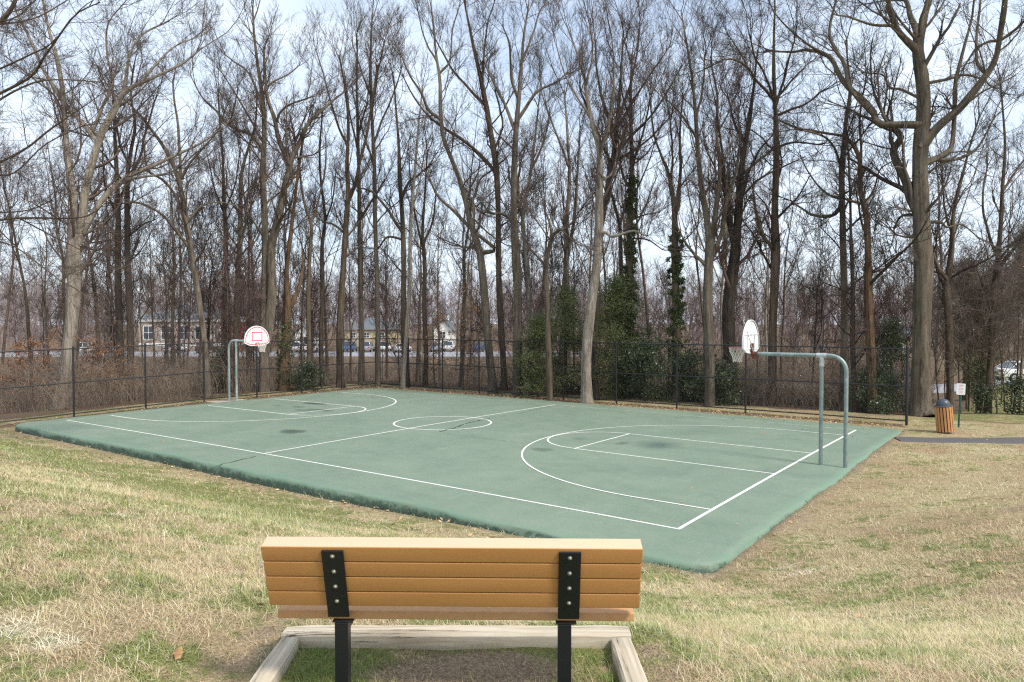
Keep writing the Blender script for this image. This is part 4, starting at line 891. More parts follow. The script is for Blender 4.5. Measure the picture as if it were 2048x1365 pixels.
 dict(bk='pale', tw='warm', z_lo=8, dens=1.5, up=.35)),
('dark broom shaped tree spreading from behind the thick pale tree', 37.5,
 [(1190, 785, 14), (1190, 690, 13), (1192, 600, 12), (1192, 500, 12), (1205, 430, 12), (1218, 370, 12), (1226, 330, 12), (1230, 280, 10), (1236, 220, 7), (1242, 150, 5), (1246, 80, 3)],
 [[(1230, 270, 7), (1208, 210, 6), (1195, 150, 4), (1190, 80, 3)], [(1232, 265, 7), (1265, 205, 5), (1300, 150, 4), (1335, 100, 2)], [(1228, 310, 7), (1275, 260, 5), (1315, 215, 4), (1365, 130, 2)], [(1234, 250, 6), (1260, 170, 5), (1275, 100, 3), (1280, 40, 2)], [(1228, 330, 6), (1290, 285, 4), (1340, 235, 3)], [(1225, 335, 6), (1205, 290, 5), (1180, 230, 4), (1160, 180, 3)]],
 dict(bk='dark', tw='red', z_lo=8, dens=1.9, up=.4)),
('tree thickly clad in ivy up its trunk, beside the cedar', 38.5, [(1256, 795, 14), (1257, 690, 13), (1259, 600, 13), (1260, 500, 13), (1262, 420, 12), (1263, 340, 10), (1262, 260, 8), (1262, 180, 6), (1264, 110, 4)], [[(1262, 380, 5), (1245, 350, 5), (1238, 300, 3)], [(1262, 330, 5), (1285, 270, 4), (1300, 200, 3)], [(1264, 440, 4), (1290, 430, 3), (1320, 425, 2)], [(1263, 250, 4), (1245, 190, 3), (1240, 130, 2)], [(1265, 480, 3), (1295, 480, 3), (1325, 500, 2)]], dict(bk='brown', tw='warm', z_lo=7, dens=1.5, up=.25, ivy=(.5, 11.5, .26, 15000))),
('thin dark tree just left of the first ivy clad trunk', 40, [(1243, 790, 9), (1242, 690, 9), (1241, 590, 9), (1241, 500, 9), (1240, 450, 8), (1228, 410, 6), (1222, 380, 4), (1215, 330, 3)], [[(1240, 450, 6), (1250, 410, 5), (1252, 360, 3)]], dict(bk='brown', tw='dark', z_lo=7)),
('ivy wrapped tree with a V fork, second from the cedar', 37, [(1354, 795, 18), (1353, 690, 17), (1352, 600, 16), (1351, 520, 15), (1349, 450, 13), (1346, 400, 10), (1338, 350, 7), (1322, 310, 5), (1308, 270, 4), (1300, 200, 3)], [[(1352, 440, 9), (1358, 390, 8), (1361, 330, 6), (1360, 260, 4), (1366, 190, 3)], [(1340, 370, 5), (1345, 310, 4), (1340, 240, 3)]], dict(bk='brown', tw='warm', z_lo=7, dens=1.5, up=.3, ivy=(.4, 8.6, .3, 12000))),
('broad brown trunk dividing into three stems, between the ivy tree and the right goal', 35,
 [(1418, 805, 21), (1418, 700, 19), (1417, 610, 19), (1419, 530, 19), (1416, 470, 14), (1408, 410, 12), (1402, 350, 10), (1396, 290, 9), (1390, 220, 7), (1383, 150, 5), (1372, 80, 4), (1362, 20, 2)],
 [[(1422, 510, 12), (1430, 450, 10), (1436, 380, 8), (1440, 320, 7), (1432, 260, 5), (1435, 190, 4), (1420, 120, 3)], [(1426, 530, 9), (1442, 470, 9), (1453, 410, 7), (1470, 350, 6), (1480, 290, 4), (1475, 220, 3)], [(1408, 545, 7), (1392, 512, 6), (1374, 490, 5), (1360, 465, 3)], [(1396, 285, 5), (1370, 240, 4), (1345, 210, 3), (1320, 190, 2)], [(1392, 240, 5), (1405, 180, 4), (1410, 110, 3)], [(1432, 270, 4), (1455, 230, 3), (1480, 170, 2)]],
 dict(bk='grey', tw='warm', z_lo=6, dens=1.4, up=.3)),
('thick dark trunk shaggy with vines left of the right backboard', 36, [(1462, 800, 28), (1461, 700, 27), (1461, 610, 25), (1466, 530, 22), (1472, 460, 18), (1480, 390, 15), (1485, 330, 12), (1492, 280, 10), (1500, 230, 8), (1508, 170, 5), (1515, 100, 3)], [[(1468, 500, 12), (1458, 430, 11), (1450, 380, 9), (1446, 330, 6), (1440, 270, 4), (1430, 200, 3)], [(1490, 290, 6), (1470, 250, 5), (1455, 190, 3)], [(1478, 400, 7), (1500, 340, 6), (1520, 300, 4), (1550, 265, 3)]], dict(bk='dark', tw='red', z_lo=5, dens=1.6, up=.2)),
('straight tall trunk with symmetrical side limbs, just right of the right backboard', 35.5,
 [(1545, 808, 18), (1546, 700, 17), (1547, 610, 17), (1548, 540, 18), (1550, 480, 18), (1551, 420, 14), (1553, 350, 13), (1552, 290, 12), (1550, 220, 9), (1548, 150, 7), (1548, 90, 5), (1549, 30, 4), (1549, -30, 3)],
 [[(1550, 205, 6), (1535, 185, 6), (1512, 160, 5), (1495, 135, 4), (1470, 120, 4), (1445, 120, 3)], [(1497, 138, 4), (1480, 105, 3), (1455, 68, 2)], [(1551, 210, 5), (1566, 165, 5), (1580, 110, 4), (1590, 80, 3)], [(1552, 200, 5), (1585, 160, 4), (1610, 135, 3)], [(1553, 235, 5), (1580, 220, 5), (1612, 208, 4), (1640, 185, 3)], [(1549, 200, 5), (1530, 150, 4), (1510, 115, 4), (1502, 80, 3)], [(1553, 290, 5), (1520, 320, 4), (1490, 345, 4)], [(1553, 300, 5), (1590, 285, 4), (1640, 290, 3)], [(1548, 500, 7), (1525, 470, 6), (1512, 420, 5), (1505, 370, 3)]],
 dict(bk='brown', tw='dark', z_lo=6, dens=1.5, up=.1)),
('straight bare trunk first right of the tree beside the right backboard', 34, [(1687, 830, 15), (1687, 720, 14), (1687, 600, 14), (1688, 500, 13), (1686, 430, 12), (1682, 350, 12), (1688, 290, 10), (1694, 230, 8), (1700, 185, 7), (1697, 140, 4), (1692, 80, 3)], [[(1689, 395, 8), (1675, 425, 7), (1655, 433, 7), (1625, 430, 5), (1600, 415, 4), (1580, 400, 3)], [(1685, 400, 5), (1650, 385, 4), (1620, 350, 3), (1600, 310, 2)], [(1686, 330, 5), (1665, 290, 4), (1640, 270, 4), (1600, 260, 3)]], dict(bk='grey', tw='dark', z_lo=5, dens=1.6, up=.02)),
('dark thin tree bristling with level side twigs', 33, [(1709, 832, 10), (1707, 700, 10), (1705, 600, 9), (1703, 500, 7), (1701, 420, 5), (1698, 340, 4), (1695, 260, 3)], [], dict(bk='dark', tw='dark', z_lo=1.5, dens=4.5, up=-.04, flat=.75, lens=(3.4, .4, .45, .45), cap=2.6)),
('crooked rust brown trunk wrapped in brown creeper, left of the huge oak', 32.5, [(1743, 832, 19), (1741, 700, 18), (1739, 600, 17), (1737, 520, 14), (1733, 450, 12), (1728, 415, 11), (1720, 375, 10), (1722, 330, 9), (1712, 300, 8), (1690, 275, 6), (1660, 268, 5), (1620, 262, 4), (1590, 258, 2)], [[(1718, 365, 6), (1722, 300, 5), (1720, 230, 4), (1730, 170, 3)], [(1724, 405, 6), (1700, 402, 5), (1690, 398, 4)], [(1735, 405, 5), (1748, 380, 4), (1760, 340, 3), (1790, 320, 2)]], dict(bk='rust', tw='dark', z_lo=5, dens=1.6)),
('mid brown tree with upright limbs right of the huge oak', 33, [(1903, 830, 15), (1900, 740, 14), (1896, 650, 14), (1894, 590, 15), (1898, 555, 13), (1903, 500, 10), (1905, 440, 8), (1915, 390, 7), (1928, 340, 5), (1940, 290, 4), (1960, 230, 3)], [[(1890, 560, 8), (1875, 535, 7), (1862, 490, 6), (1852, 450, 5), (1835, 410, 4), (1800, 380, 2)], [(1903, 470, 5), (1890, 420, 4), (1885, 370, 3)]], dict(bk='brown', tw='dark', z_lo=5, dens=1.5)),
('bare multi stemmed tree at the far right above the vine tangle', 34, [(1975, 835, 14), (1980, 720, 13), (1985, 640, 12), (1990, 570, 11), (1997, 500, 9), (2002, 430, 8), (2006, 370, 7), (2010, 300, 5), (2006, 230, 4), (2000, 150, 3)], [[(1990, 560, 8), (2010, 520, 8), (2035, 490, 6), (2060, 450, 4)], [(1995, 520, 6), (1975, 460, 5), (1965, 400, 4), (1975, 330, 3)], [(2006, 380, 5), (2030, 345, 4), (2055, 310, 3)]], dict(bk='brown', tw='warm', z_lo=4, dens=1.8)),
('dark tree at the left edge of the picture, its limbs sweeping in', 22,
 [(-190, 920, 24.8), (-185, 700, 22.3), (-175, 500, 19.8), (-165, 380, 17.4), (-150, 280, 14.9), (-120, 180, 12.4), (-70, 100, 9.9), (-20, 60, 9.3), (20, 20, 8.1), (40, -30, 6.2), (60, -100, 3.7)],
 [[(-150, 270, 7.4), (-80, 230, 6.2), (0, 188, 5.6), (60, 155, 5.0), (85, 120, 4.3), (110, 85, 3.7), (150, 30, 3.1), (200, 5, 1.9)], [(-120, 190, 5.0), (-40, 150, 4.3), (0, 138, 3.7), (60, 110, 3.1), (105, 85, 2.5), (160, 20, 1.9), (205, -10, 1.2)],
  [(-165, 390, 7.4), (-70, 350, 6.2), (0, 325, 5.6), (55, 295, 4.3), (100, 260, 3.7), (165, 215, 1.9), (215, 180, 1.2)], [(-160, 330, 6.2), (-60, 250, 5.0), (0, 200, 4.3), (70, 165, 3.7), (130, 160, 2.5), (200, 165, 1.9)],
  [(-172, 450, 7.4), (-80, 448, 5.6), (0, 440, 4.3), (60, 436, 3.7), (130, 437, 3.1), (180, 430, 2.5), (230, 390, 1.2)], [(40, 436, 2.5), (100, 470, 2.5), (160, 500, 1.9), (230, 540, 1.2)], [(-175, 480, 6.2), (-60, 475, 4.3), (20, 490, 3.1), (80, 530, 2.5), (130, 570, 1.9)],
  [(-160, 350, 5.6), (-60, 340, 4.3), (20, 350, 3.1), (90, 290, 2.5), (170, 250, 1.9)], [(0, 60, 4.3), (60, 40, 3.1), (120, 10, 2.5), (180, -30, 1.9)], [(-165, 400, 6.2), (-60, 420, 4.3), (0, 425, 3.1), (60, 420, 2.5), (105, 400, 1.9)]],
 dict(bk='brown', tw='warm', z_lo=4, dens=1.9, up=.05, cap=2.8, fat=.7, lens=(3.0, .5, .5, .5))),
]
for i, (lb, dep, tr, limbs, kw) in enumerate(TREES): traced_tree(lb, dep, tr, limbs, seed=i, **kw)

# ---- trees of the deeper wood: a few kinds, each copied
def proto(seed, H, r0, bk, tw, nl=5, fork=.5, spread=.35, z_lo=.35, **kw):
    r = np.random.default_rng(500+seed); n = 9; t = np.linspace(0, 1, n); P = np.zeros((n, 3)); P[:, 2] = t*H-.3
    P[:, :2] += np.cumsum(r.normal(size=(n, 2))*H*.012, 0)*np.linspace(0, 1, n)[:, None]; r0 = r0*.78; R__ = r0*(1-t)**.8*.92+r0*.06; polys = [(P, R__)]
    for k in range(nl):
        tt = fork+(.85-fork)*k/nl+r.uniform(0, .05); Q = catmull(np.c_[P, R__], 60)[int(tt*59)]; a = r.uniform(0, 2*np.pi); ln = H*(1-tt)*r.uniform(.7, 1.05)
        m = 6; s = np.linspace(0, 1, m); L_ = np.zeros((m, 3)); out = spread*ln*(s**.7)
        L_[:, 0] = Q[0]+np.cos(a)*out+np.cumsum(r.normal(size=m))*.12; L_[:, 1] = Q[1]+np.sin(a)*out+np.cumsum(r.normal(size=m))*.12; L_[:, 2] = Q[2]+ln*s*.95; L_[0] = Q[:3]
        polys.append((L_, Q[3]*.62*(1-s*.85)))
    tm_ = trunk_mesh('trunk', polys, BARK[bk], np.zeros(3), 8); V, F = grow(polys, r, H*z_lo, **kw)
    return tm_, mesh_np('crown', V, F, TWIG[tw] if tw in TWIG else M_TANG)
M_TANG = twigm('twig_tangle', (.16, .12, .10), (.27, .21, .175))
KW = dict(n2=5, n3=4, n4=1, fat=.95)
PROTO = [proto(1, 23, .26, 'grey', 'warm', 6, .45, .33, .35, dens=1.1, **KW), proto(2, 21, .20, 'brown', 'grey', 5, .5, .28, .4, dens=1.2, **KW), proto(3, 24, .22, 'pale', 'warm', 7, .4, .3, .4, dens=1.0, up=.3, **KW),
         proto(4, 19, .17, 'brown', 'grey', 5, .4, .42, .3, dens=1.3, **KW), proto(5, 22, .24, 'brown', 'red', 6, .55, .4, .4, dens=1.1, up=.3, **KW), proto(6, 17, .14, 'grey', 'warm', 5, .35, .35, .3, dens=1.4, **KW)]
SAPS = [proto(11, 9, .06, 'brown', 'warm', 4, .3, .4, .12, dens=2.2, n2=5, n3=4, n4=1, fat=1.2, cap=1.8), proto(12, 7, .05, 'grey', 'red', 5, .2, .5, .1, dens=2.4, n2=5, n3=4, n4=1, fat=1.2, cap=1.6), proto(13, 12, .08, 'dark', 'dark', 5, .3, .4, .15, dens=1.8, n2=5, n3=4, n4=1, fat=1.2, cap=2)]
def place(pr, name, label, cat, group, x, y, s, rz):
    o = thing(name, label, cat, (x, y, float(gz(x, y))), rz, group); o.scale = (s, s, s*random.uniform(.92, 1.08))
    o.rotation_euler = (random.uniform(-.04, .04), random.uniform(-.04, .04), rz)
    link('trunk', pr[0], o); link('crown', pr[1], o)
KL = ['grey brown bare tree standing deep in the wood beyond the fence', 'slender brown bare tree standing deep in the wood beyond the fence', 'pale barked bare tree standing deep in the wood beyond the fence',
      'dark spreading bare tree standing deep in the wood beyond the fence', 'tall brown bare tree with reddish twigs deep in the wood beyond the fence', 'slim lower grey bare tree deep in the wood beyond the fence']
KG = ['grey brown trees of the deeper wood', 'slender brown trees of the deeper wood', 'pale trees of the deeper wood', 'dark trees of the deeper wood', 'reddish twigged trees of the deeper wood', 'slim lower trees of the deeper wood']
rt = random.Random(42); cnt = 0; spots = []
while cnt < 58:
    dep = 43+38*rt.random()**1.2; u = rt.uniform(-160, 2200); lim = 46 if 560 < u < 900 else 40 if u < 1500 else 36
    if u > 1640 and rt.random() < .55: continue
    dep = max(dep, lim+1+rt.random()*4)
    p = W(u, 690, dep)
    if p[1] < FY+1.5 and p[0] > FX-1.5: continue
    if any((p[0]-a)**2+(p[1]-b_)**2 < 3.2 for a, b_ in spots): continue
    spots.append((p[0], p[1])); k = rt.randrange(6); place(PROTO[k], 'tree', KL[k], 'tree', KG[k], p[0], p[1], rt.uniform(.78, 1.02)*(.86+.14*(dep > 55)), rt.uniform(0, 6.28)); cnt += 1
for i, (u, dep) in enumerate([(286, 72), (308, 66), (330, 78), (352, 62), (372, 74), (398, 68), (424, 76), (440, 64), (600, 70), (652, 66), (700, 75), (728, 62), (772, 70), (838, 76), (880, 64), (912, 72), (940, 78)]):
    p = W(u, 690, dep); k = (5, 3, 1)[i % 3]; place(PROTO[k], 'tree', KL[k], 'tree', KG[k], p[0], p[1], .8, i*2.1)
SL = ['thin brown understorey sapling among the brush behind the fence', 'low bushy reddish sapling among the brush behind the fence', 'dark twiggy sapling among the brush behind the fence']
SG = ['brown saplings behind the fence', 'reddish saplings behind the fence', 'dark saplings behind the fence']
for i in range(90):
    u = rt.uniform(-120, 2150); dep = (46.5 if 560 < u < 900 else 40 if u < 560 else 37.5 if u < 1500 else 32)+rt.random()**1.5*24
    p = W(u, 690, dep)
    if (p[1] < FY+2 and p[0] > FX-1.5): continue
    if u > 1850: continue
    k = rt.randrange(3); place(SAPS[k], 'sapling', SL[k], 'sapling', SG[k], p[0], p[1], rt.uniform(.6, 1.15), rt.uniform(0, 6.28))

# ------------------------------------------------------------------ evergreens
M_BRK = BARK['brown']
def evergreen(label, u, dep, h, w, n, mat, size, seed, z0=.2, shape='cone', cat='evergreen', vbase=None, group=None, kind='evergreen_tree'):
    r = np.random.default_rng(seed); p = W(u, 690, dep); zb = float(gz(p[0], p[1])); root = thing(kind, label, cat, (p[0], p[1], zb), 0, group)
    P = np.array([[0, 0, -.2], [.05, 0, h*.5], [0, .05, h*.97]]); R__ = np.array([.02*h+.02, .012*h+.01, .01]); nb = int(18+h*9)
    t = r.uniform(z0, .98, nb)**.9; a = r.uniform(0, 6.28, nb)
    prof = (1-t)**.75+.06 if shape == 'cone' else np.sqrt(np.clip(1-((t-.45)/.62)**2, .05, 1))
    ln = w*prof*r.uniform(.25, 1.3, nb); s = np.linspace(0, 1, 6)
    B = np.zeros((nb, 6, 3)); B[..., 0] = np.cos(a)[:, None]*ln[:, None]*s; B[..., 1] = np.sin(a)[:, None]*ln[:, None]*s
    B[..., 2] = (t*h)[:, None]+ln[:, None]*(.25*s-.28*s*s)+r.normal(size=(nb, 1))*.05
    TV, TF = tubes(catmull(P, 12)[None], np.interp(np.linspace(0, 1, 12), [0, .5, 1], R__)[None], 7)
    BV, BF = tubes(B, np.outer(np.full(nb, .018), 1-s*.7), 4)
    V, F = merge([(TV, TF), (BV, BF)]); link('trunk', mesh_np('trunk', V, F, M_BRK), root)
    C = B[:, 1:].reshape(-1, 3); wgt = np.tile(np.arange(1, 6), nb); C = np.repeat(C, wgt, 0)
    sub = C+r.normal(size=C.shape)*[w*.09, w*.09, w*.05]
    ned = mat is M_CEDAR; V, F = leafcards(sub, int(n*(1.0 if ned else .7)), .13+.03*w, size, r, .3, .15 if ned else .42); link('foliage', mesh_np('foliage', V, F, mat, False), root)
    return root
evergreen('tall dense green cedar tree beside the thick pale trunk behind the fence', 1236, 38.5, 6.3, 2.7, 36000, M_CEDAR, .085, 1, .04, cat='cedar tree', kind='cedar_tree')
evergreen('ragged dark cedar left of the thick pale trunk', 1130, 40, 6.0, 2.3, 17000, M_CEDAR, .085, 2, .05, cat='cedar tree', kind='cedar_tree')
evergreen('darker evergreen behind the hooked snag, lower than the cedars beside it', 1078, 39, 4.4, 1.5, 15000, M_CEDAR, .08, 3, .0, cat='cedar tree', kind='cedar_tree')
evergreen('low spreading holly between the cedar and the first ivy clad trunk', 1290, 37, 2.9, 1.5, 13000, M_HOLLY, .06, 4, .0, 'round', cat='holly', kind='holly_shrub')
evergreen('dark holly mound right of the ivy wrapped tree behind the fence', 1385, 37, 2.6, 1.5, 10000, M_HOLLY, .06, 5, .0, 'round', cat='holly', kind='holly_shrub')
evergreen('small dark holly just left of the right goal net', 1445, 35.5, 2.0, 1.1, 7000, M_HOLLY, .055, 6, .0, 'round', cat='holly', kind='holly_shrub')
evergreen('bright green bush between the left goal and the fence corner', 612, 42.5, 1.5, 1.1, 5000, M_HOLLY, .065, 7, .0, 'round', cat='bush', kind='evergreen_bush')
evergreen('dim evergreen bush behind the fence left of the left goal posts', 438, 42, 2.4, .9, 5000, M_HOLLY, .065, 8, .0, 'round', cat='bush', kind='evergreen_bush')
evergreen('holly between the rust brown creeper trunk and the fence end post', 1782, 34, 4.2, 1.1, 10000, M_HOLLY, .06, 9, .0, 'cone', cat='holly', kind='holly_shrub')
evergreen('low dark holly behind the end of the fence, at the foot of the taller holly', 1752, 32.6, 1.9, 1.1, 8000, M_HOLLY, .055, 10, .0, 'round', cat='holly', kind='holly_shrub')
evergreen('dark bluish spruce in the tangle right of the huge oak', 1962, 37, 5.9, 1.2, 15000, M_CEDAR, .08, 11, .1, cat='spruce', kind='spruce_tree')
evergreen('pointed brownish cedar rising behind the trees right of the huge oak', 1932, 46, 9.0, 1.6, 12000, M_CEDAR, .11, 12, .1, cat='cedar tree', kind='cedar_tree')
evergreen('evergreen bush at the right edge of the picture beyond the path', 2040, 33, 1.5, .6, 3500, M_HOLLY, .055, 13, .0, 'round', cat='bush', kind='evergreen_bush')
evergreen('low leafy bush on the green lawn right of the notice sign', 1962, 33.5, 1.3, .55, 2200, M_HOLLY, .055, 14, .0, 'round', cat='bush', kind='evergreen_bush')
evergreen('pine whose dark needled top shows at the right edge of the picture', 2060, 38, 9.6, 1.7, 14000, M_CEDAR, .1, 15, .55, cat='pine tree', kind='pine_tree')
# saplings that keep their dead leaves
def beech(label, u, dep, h, w, n, mat, seed, size=.055):
    r = np.random.default_rng(seed); p = W(u, 690, dep); zb = float(gz(p[0], p[1])); root = thing('beech_sapling', label, 'sapling', (p[0], p[1], zb))
    t = np.linspace(0, 1, 7); P = np.c_[np.cumsum(r.normal(size=7)*.06), np.cumsum(r.normal(size=7)*.06), t*h-.1]; R__ = .05*(1-t)+.012
    V, F = tubes(catmull(P, 16)[None], np.interp(np.linspace(0, 1, 16), t, R__)[None], 6); link('trunk', mesh_np('trunk', V, F, BARK['grey']), root)
    A = spawn(catmull(P, 20)[None], np.linspace(.05, .012, 20)[None], int(h*9), (.2, 1), w, 1.25, .0, 7, r, .2, .5, .008, .3, .45, .5)
    B = spawn(A[0], A[1], 5, (.2, 1), A[2]*.4, .8, 0, 4, r, .25, .6, .005, .5)
    V, F = merge([tubes(A[0], A[1], 4), tubes(B[0], B[1], 3)]); link('crown', mesh_np('crown', V, F, TWIG['warm']), root)
    C = np.concatenate([B[0][:, 1:].reshape(-1, 3), A[0][:, 3:].reshape(-1, 3)]); V, F = leafcards(C, n, .035, size, r, .6); link('dead_leaves', mesh_np('dead_leaves', V, F, mat, False), root)
beech('sapling with clinging bright orange leaves left of the leaning giant tree', 925, 43, 6.0, 2.0, 620, M_ORANGE, 31, .07)
beech('smaller sapling with orange leaves beside the vase crowned tree', 868, 44.5, 4.6, 1.6, 320, M_ORANGE, 32, .07)
beech('rust leaved sapling bulging towards the fence at the far left', 205, 36.5, 3.1, 1.5, 3600, M_RUSTLEAF, 33, .05)
beech('brown leaved sapling behind the fence at the left edge', 60, 35.5, 3.4, 1.9, 3000, M_RUSTLEAF, 34, .05)
beech('thin sapling with a few tan leaves behind the last fence bays on the right', 1690, 34.5, 3.2, 1.4, 700, M_RUSTLEAF, 35, .05)

# ------------------------------------------------------------------ undergrowth: brambles and brush nobody could count
def brush(n, urange, drange, hgt, seed, dens_fn=None):
    r = np.random.default_rng(seed); u = r.uniform(*urange, n); f = r.random(n)**1.4; dep = drange[0]+(drange[1]-drange[0])*f
    q = (u-1024)/FPX; x = CAM[0]+(q*RIGHT[0]+FWD[0])*dep; y = CAM[1]+(q*RIGHT[1]+FWD[1])*dep
    clump = wob(x, y, .8, 7)+.7*wob(x, y, 2.3, 3); k = (y > FY+np.where(x > -4, 2.9, .8)+.5*np.sin(x*.8)) | (x < FX-1.7-.6*np.sin(y)); k &= r.random(n) < .35+.6*smooth(clump+.5)
    if dens_fn is not None: k &= r.random(n) < dens_fn(u)
    x, y, clump = x[k], y[k], clump[k]; n = len(x); K = 6; s = np.linspace(0, 1, K)
    a = r.uniform(0, 6.28, n); H = hgt*r.uniform(.35, 1.15, n)*(.75+.4*smooth(clump+.3)); outw = H*r.uniform(.1, 1.0, n); dr = r.uniform(0, .8, n)
    P = np.zeros((n, K, 3)); P[..., 0] = x[:, None]+np.cos(a)[:, None]*outw[:, None]*s**1.3; P[..., 1] = y[:, None]+np.sin(a)[:, None]*outw[:, None]*s**1.3
    P[..., 2] = gz(x, y)[:, None]+H[:, None]*(s*1.25-(dr[:, None])*s*s*.75); P[:, 1:] += r.normal(size=(n, K-1, 3))*.05
    R__ = r.uniform(.004, .009, n)[:, None]*np.linspace(1, .45, K)
    B = spawn(P, R__, 3, (.2, 1), H*.35, .8, .05, 4, r, .35, .75, .004, .6)
    return merge([tubes(P, R__, 3), tubes(B[0], B[1], 3)])
def brushm(name, a, b, c):
    m = MT(name, .9, .1); pos = m.n('ShaderNodeNewGeometry').outputs['Position']; m.col(m.ramp(m.math('ADD', m.math('MULTIPLY', m.noise(pos, .7, 4), .6), m.math('MULTIPLY', m.noise(pos, 6, 3), .4)), [(.34, a), (.49, b), (.62, c)])); return m.m
M_BRUSH = brushm('bramble_stems', (.12, .092, .074), (.24, .185, .145), (.40, .31, .225))
V, F = merge([brush(9000, (-250, 640), (34, 50), 2.5, 61), brush(3200, (560, 1120), (43, 58), 1.9, 62), brush(9000, (1040, 1860), (33, 50), 2.3, 63), brush(260, (1870, 2300), (34, 40), .8, 64), brush(5200, (1000, 1860), (50, 80), 3.6, 65), brush(2500, (-250, 640), (50, 80), 3.0, 66), brush(500, (1040, 1520), (34.5, 38), 5.5, 67)])
tag(link('undergrowth', mesh_np('undergrowth', V, F, M_BRUSH)), 'brown tangled brambles and brush on the woodland floor behind the fence', 'undergrowth', kind='stuff')
# ivy and ground leaves low in the wood
r = np.random.default_rng(77); n = 30000; u = r.uniform(1000, 1860, n); dep = 36+12*r.random(n); q = (u-1024)/FPX
x = CAM[0]+(q*RIGHT[0]+FWD[0])*dep; y = CAM[1]+(q*RIGHT[1]+FWD[1])*dep; k = (y > FY+2.3) & (wob(x, y, .9, 2) > .05); x, y = x[k], y[k]
V, F = leafcards(np.c_[x, y, gz(x, y)+np.abs(r.normal(size=len(x)))*.35], 26000, .12, .07, r, .3)
tag(link('ground_ivy', mesh_np('ground_ivy', V, F, M_HOLLY, False)), 'dark green ivy and seedlings spreading low under the cedars and hollies', 'ground cover', kind='stuff')

# ------------------------------------------------------------------ the far wood on the rise, one mass
def far_wood(n, d0, d1, hh, seed, tw):
    r = np.random.default_rng(seed); dep = np.sqrt(r.uniform(d0**2, d1**2, n)); u = r.uniform(-500, 2500, n); q = (u-1024)/FPX
    x = CAM[0]+(q*RIGHT[0]+FWD[0])*dep; y = CAM[1]+(q*RIGHT[1]+FWD[1])*dep
    if tw: k = ~((u > 220) & (u < 1010) & (dep < 152)) & ~((u > 1800) & (dep < 70)); x, y = x[k], y[k]
    n = len(x); H = hh*r.uniform(.6, 1.2, n)
    K = 6; s = np.linspace(0, 1, K); P = np.zeros((n, K, 3)); P[..., 0] = x[:, None]; P[..., 1] = y[:, None]; P[..., 2] = gz(x, y)[:, None]+H[:, None]*s; P[:, 1:, :2] += np.cumsum(r.normal(size=(n, K-1, 2))*.2, 1)
    R__ = r.uniform(.10, .24, n)[:, None]*np.linspace(1, .2, K)
    A = spawn(P, R__, 13, (.12, 1), H*.34, .7, .2, 5, r, .15, .5, .04, .35, .3); B = spawn(A[0], A[1], 6, (.2, 1), A[2]*.5, .7, .2, 4, r, .25, .6, .024, .5)
    C = spawn(B[0], B[1], 3, (.2, 1), B[2]*.6, .7, .1, 2, r, .25, .7, .02, .7)
    return merge([tubes(P, R__, 4), tubes(A[0], A[1], 3), tubes(B[0], B[1], 3), tubes(C[0], C[1], 3)])
M_FAR = brushm('far_wood_bark', (.16, .125, .125), (.24, .19, .185), (.32, .26, .245))
V, F = merge([far_wood(230, 85, 150, 7.0, 71, True), far_wood(1150, 150, 300, 15.5, 72, False)])
tag(link('far_wood', mesh_np('far_wood', V, F, M_FAR)), 'hazy purplish brown mass of bare woodland rising in the distance', 'woodland', kind='stuff')

# ------------------------------------------------------------------ buildings, cars and the like seen between the trunks
bk = MT('red_brick', .9, .1); v = bk.coord(); br = bk.n('ShaderNodeTexBrick'); br.inputs['Scale'].default_value = 3.2; br.inputs['Color1'].default_value = (.30, .10, .065, 1); br.inputs['Color2'].default_value = (.36, .14, .095, 1); br.inputs['Mortar'].default_value = (.42, .36, .31, 1); br.inputs['Mortar Size'].default_value = .006
bk.l(bk.coord((1, 1, 1)), br.inputs[0]); bk.col(bk.mix(bk.ramp(bk.noise(v, .8, 4), [(.35, 0.0), (.7, .4)]), br.outputs[0], (.22, .11, .09))); M_BRICK = bk.m
M_WHITE = simple('white_trim', (.78, .77, .72), .6, .3, 0, .05, 3); M_SHING = simple('grey_shingles', (.13, .145, .16), .9, .1, 0, .25, 4); M_TAN = simple('tan_siding', (.50, .42, .28), .8, .1, 0, .1, 3)
gl = MT('window_glass', .08, .6); gl.col((.05, .065, .08)); M_GLASS = gl.m
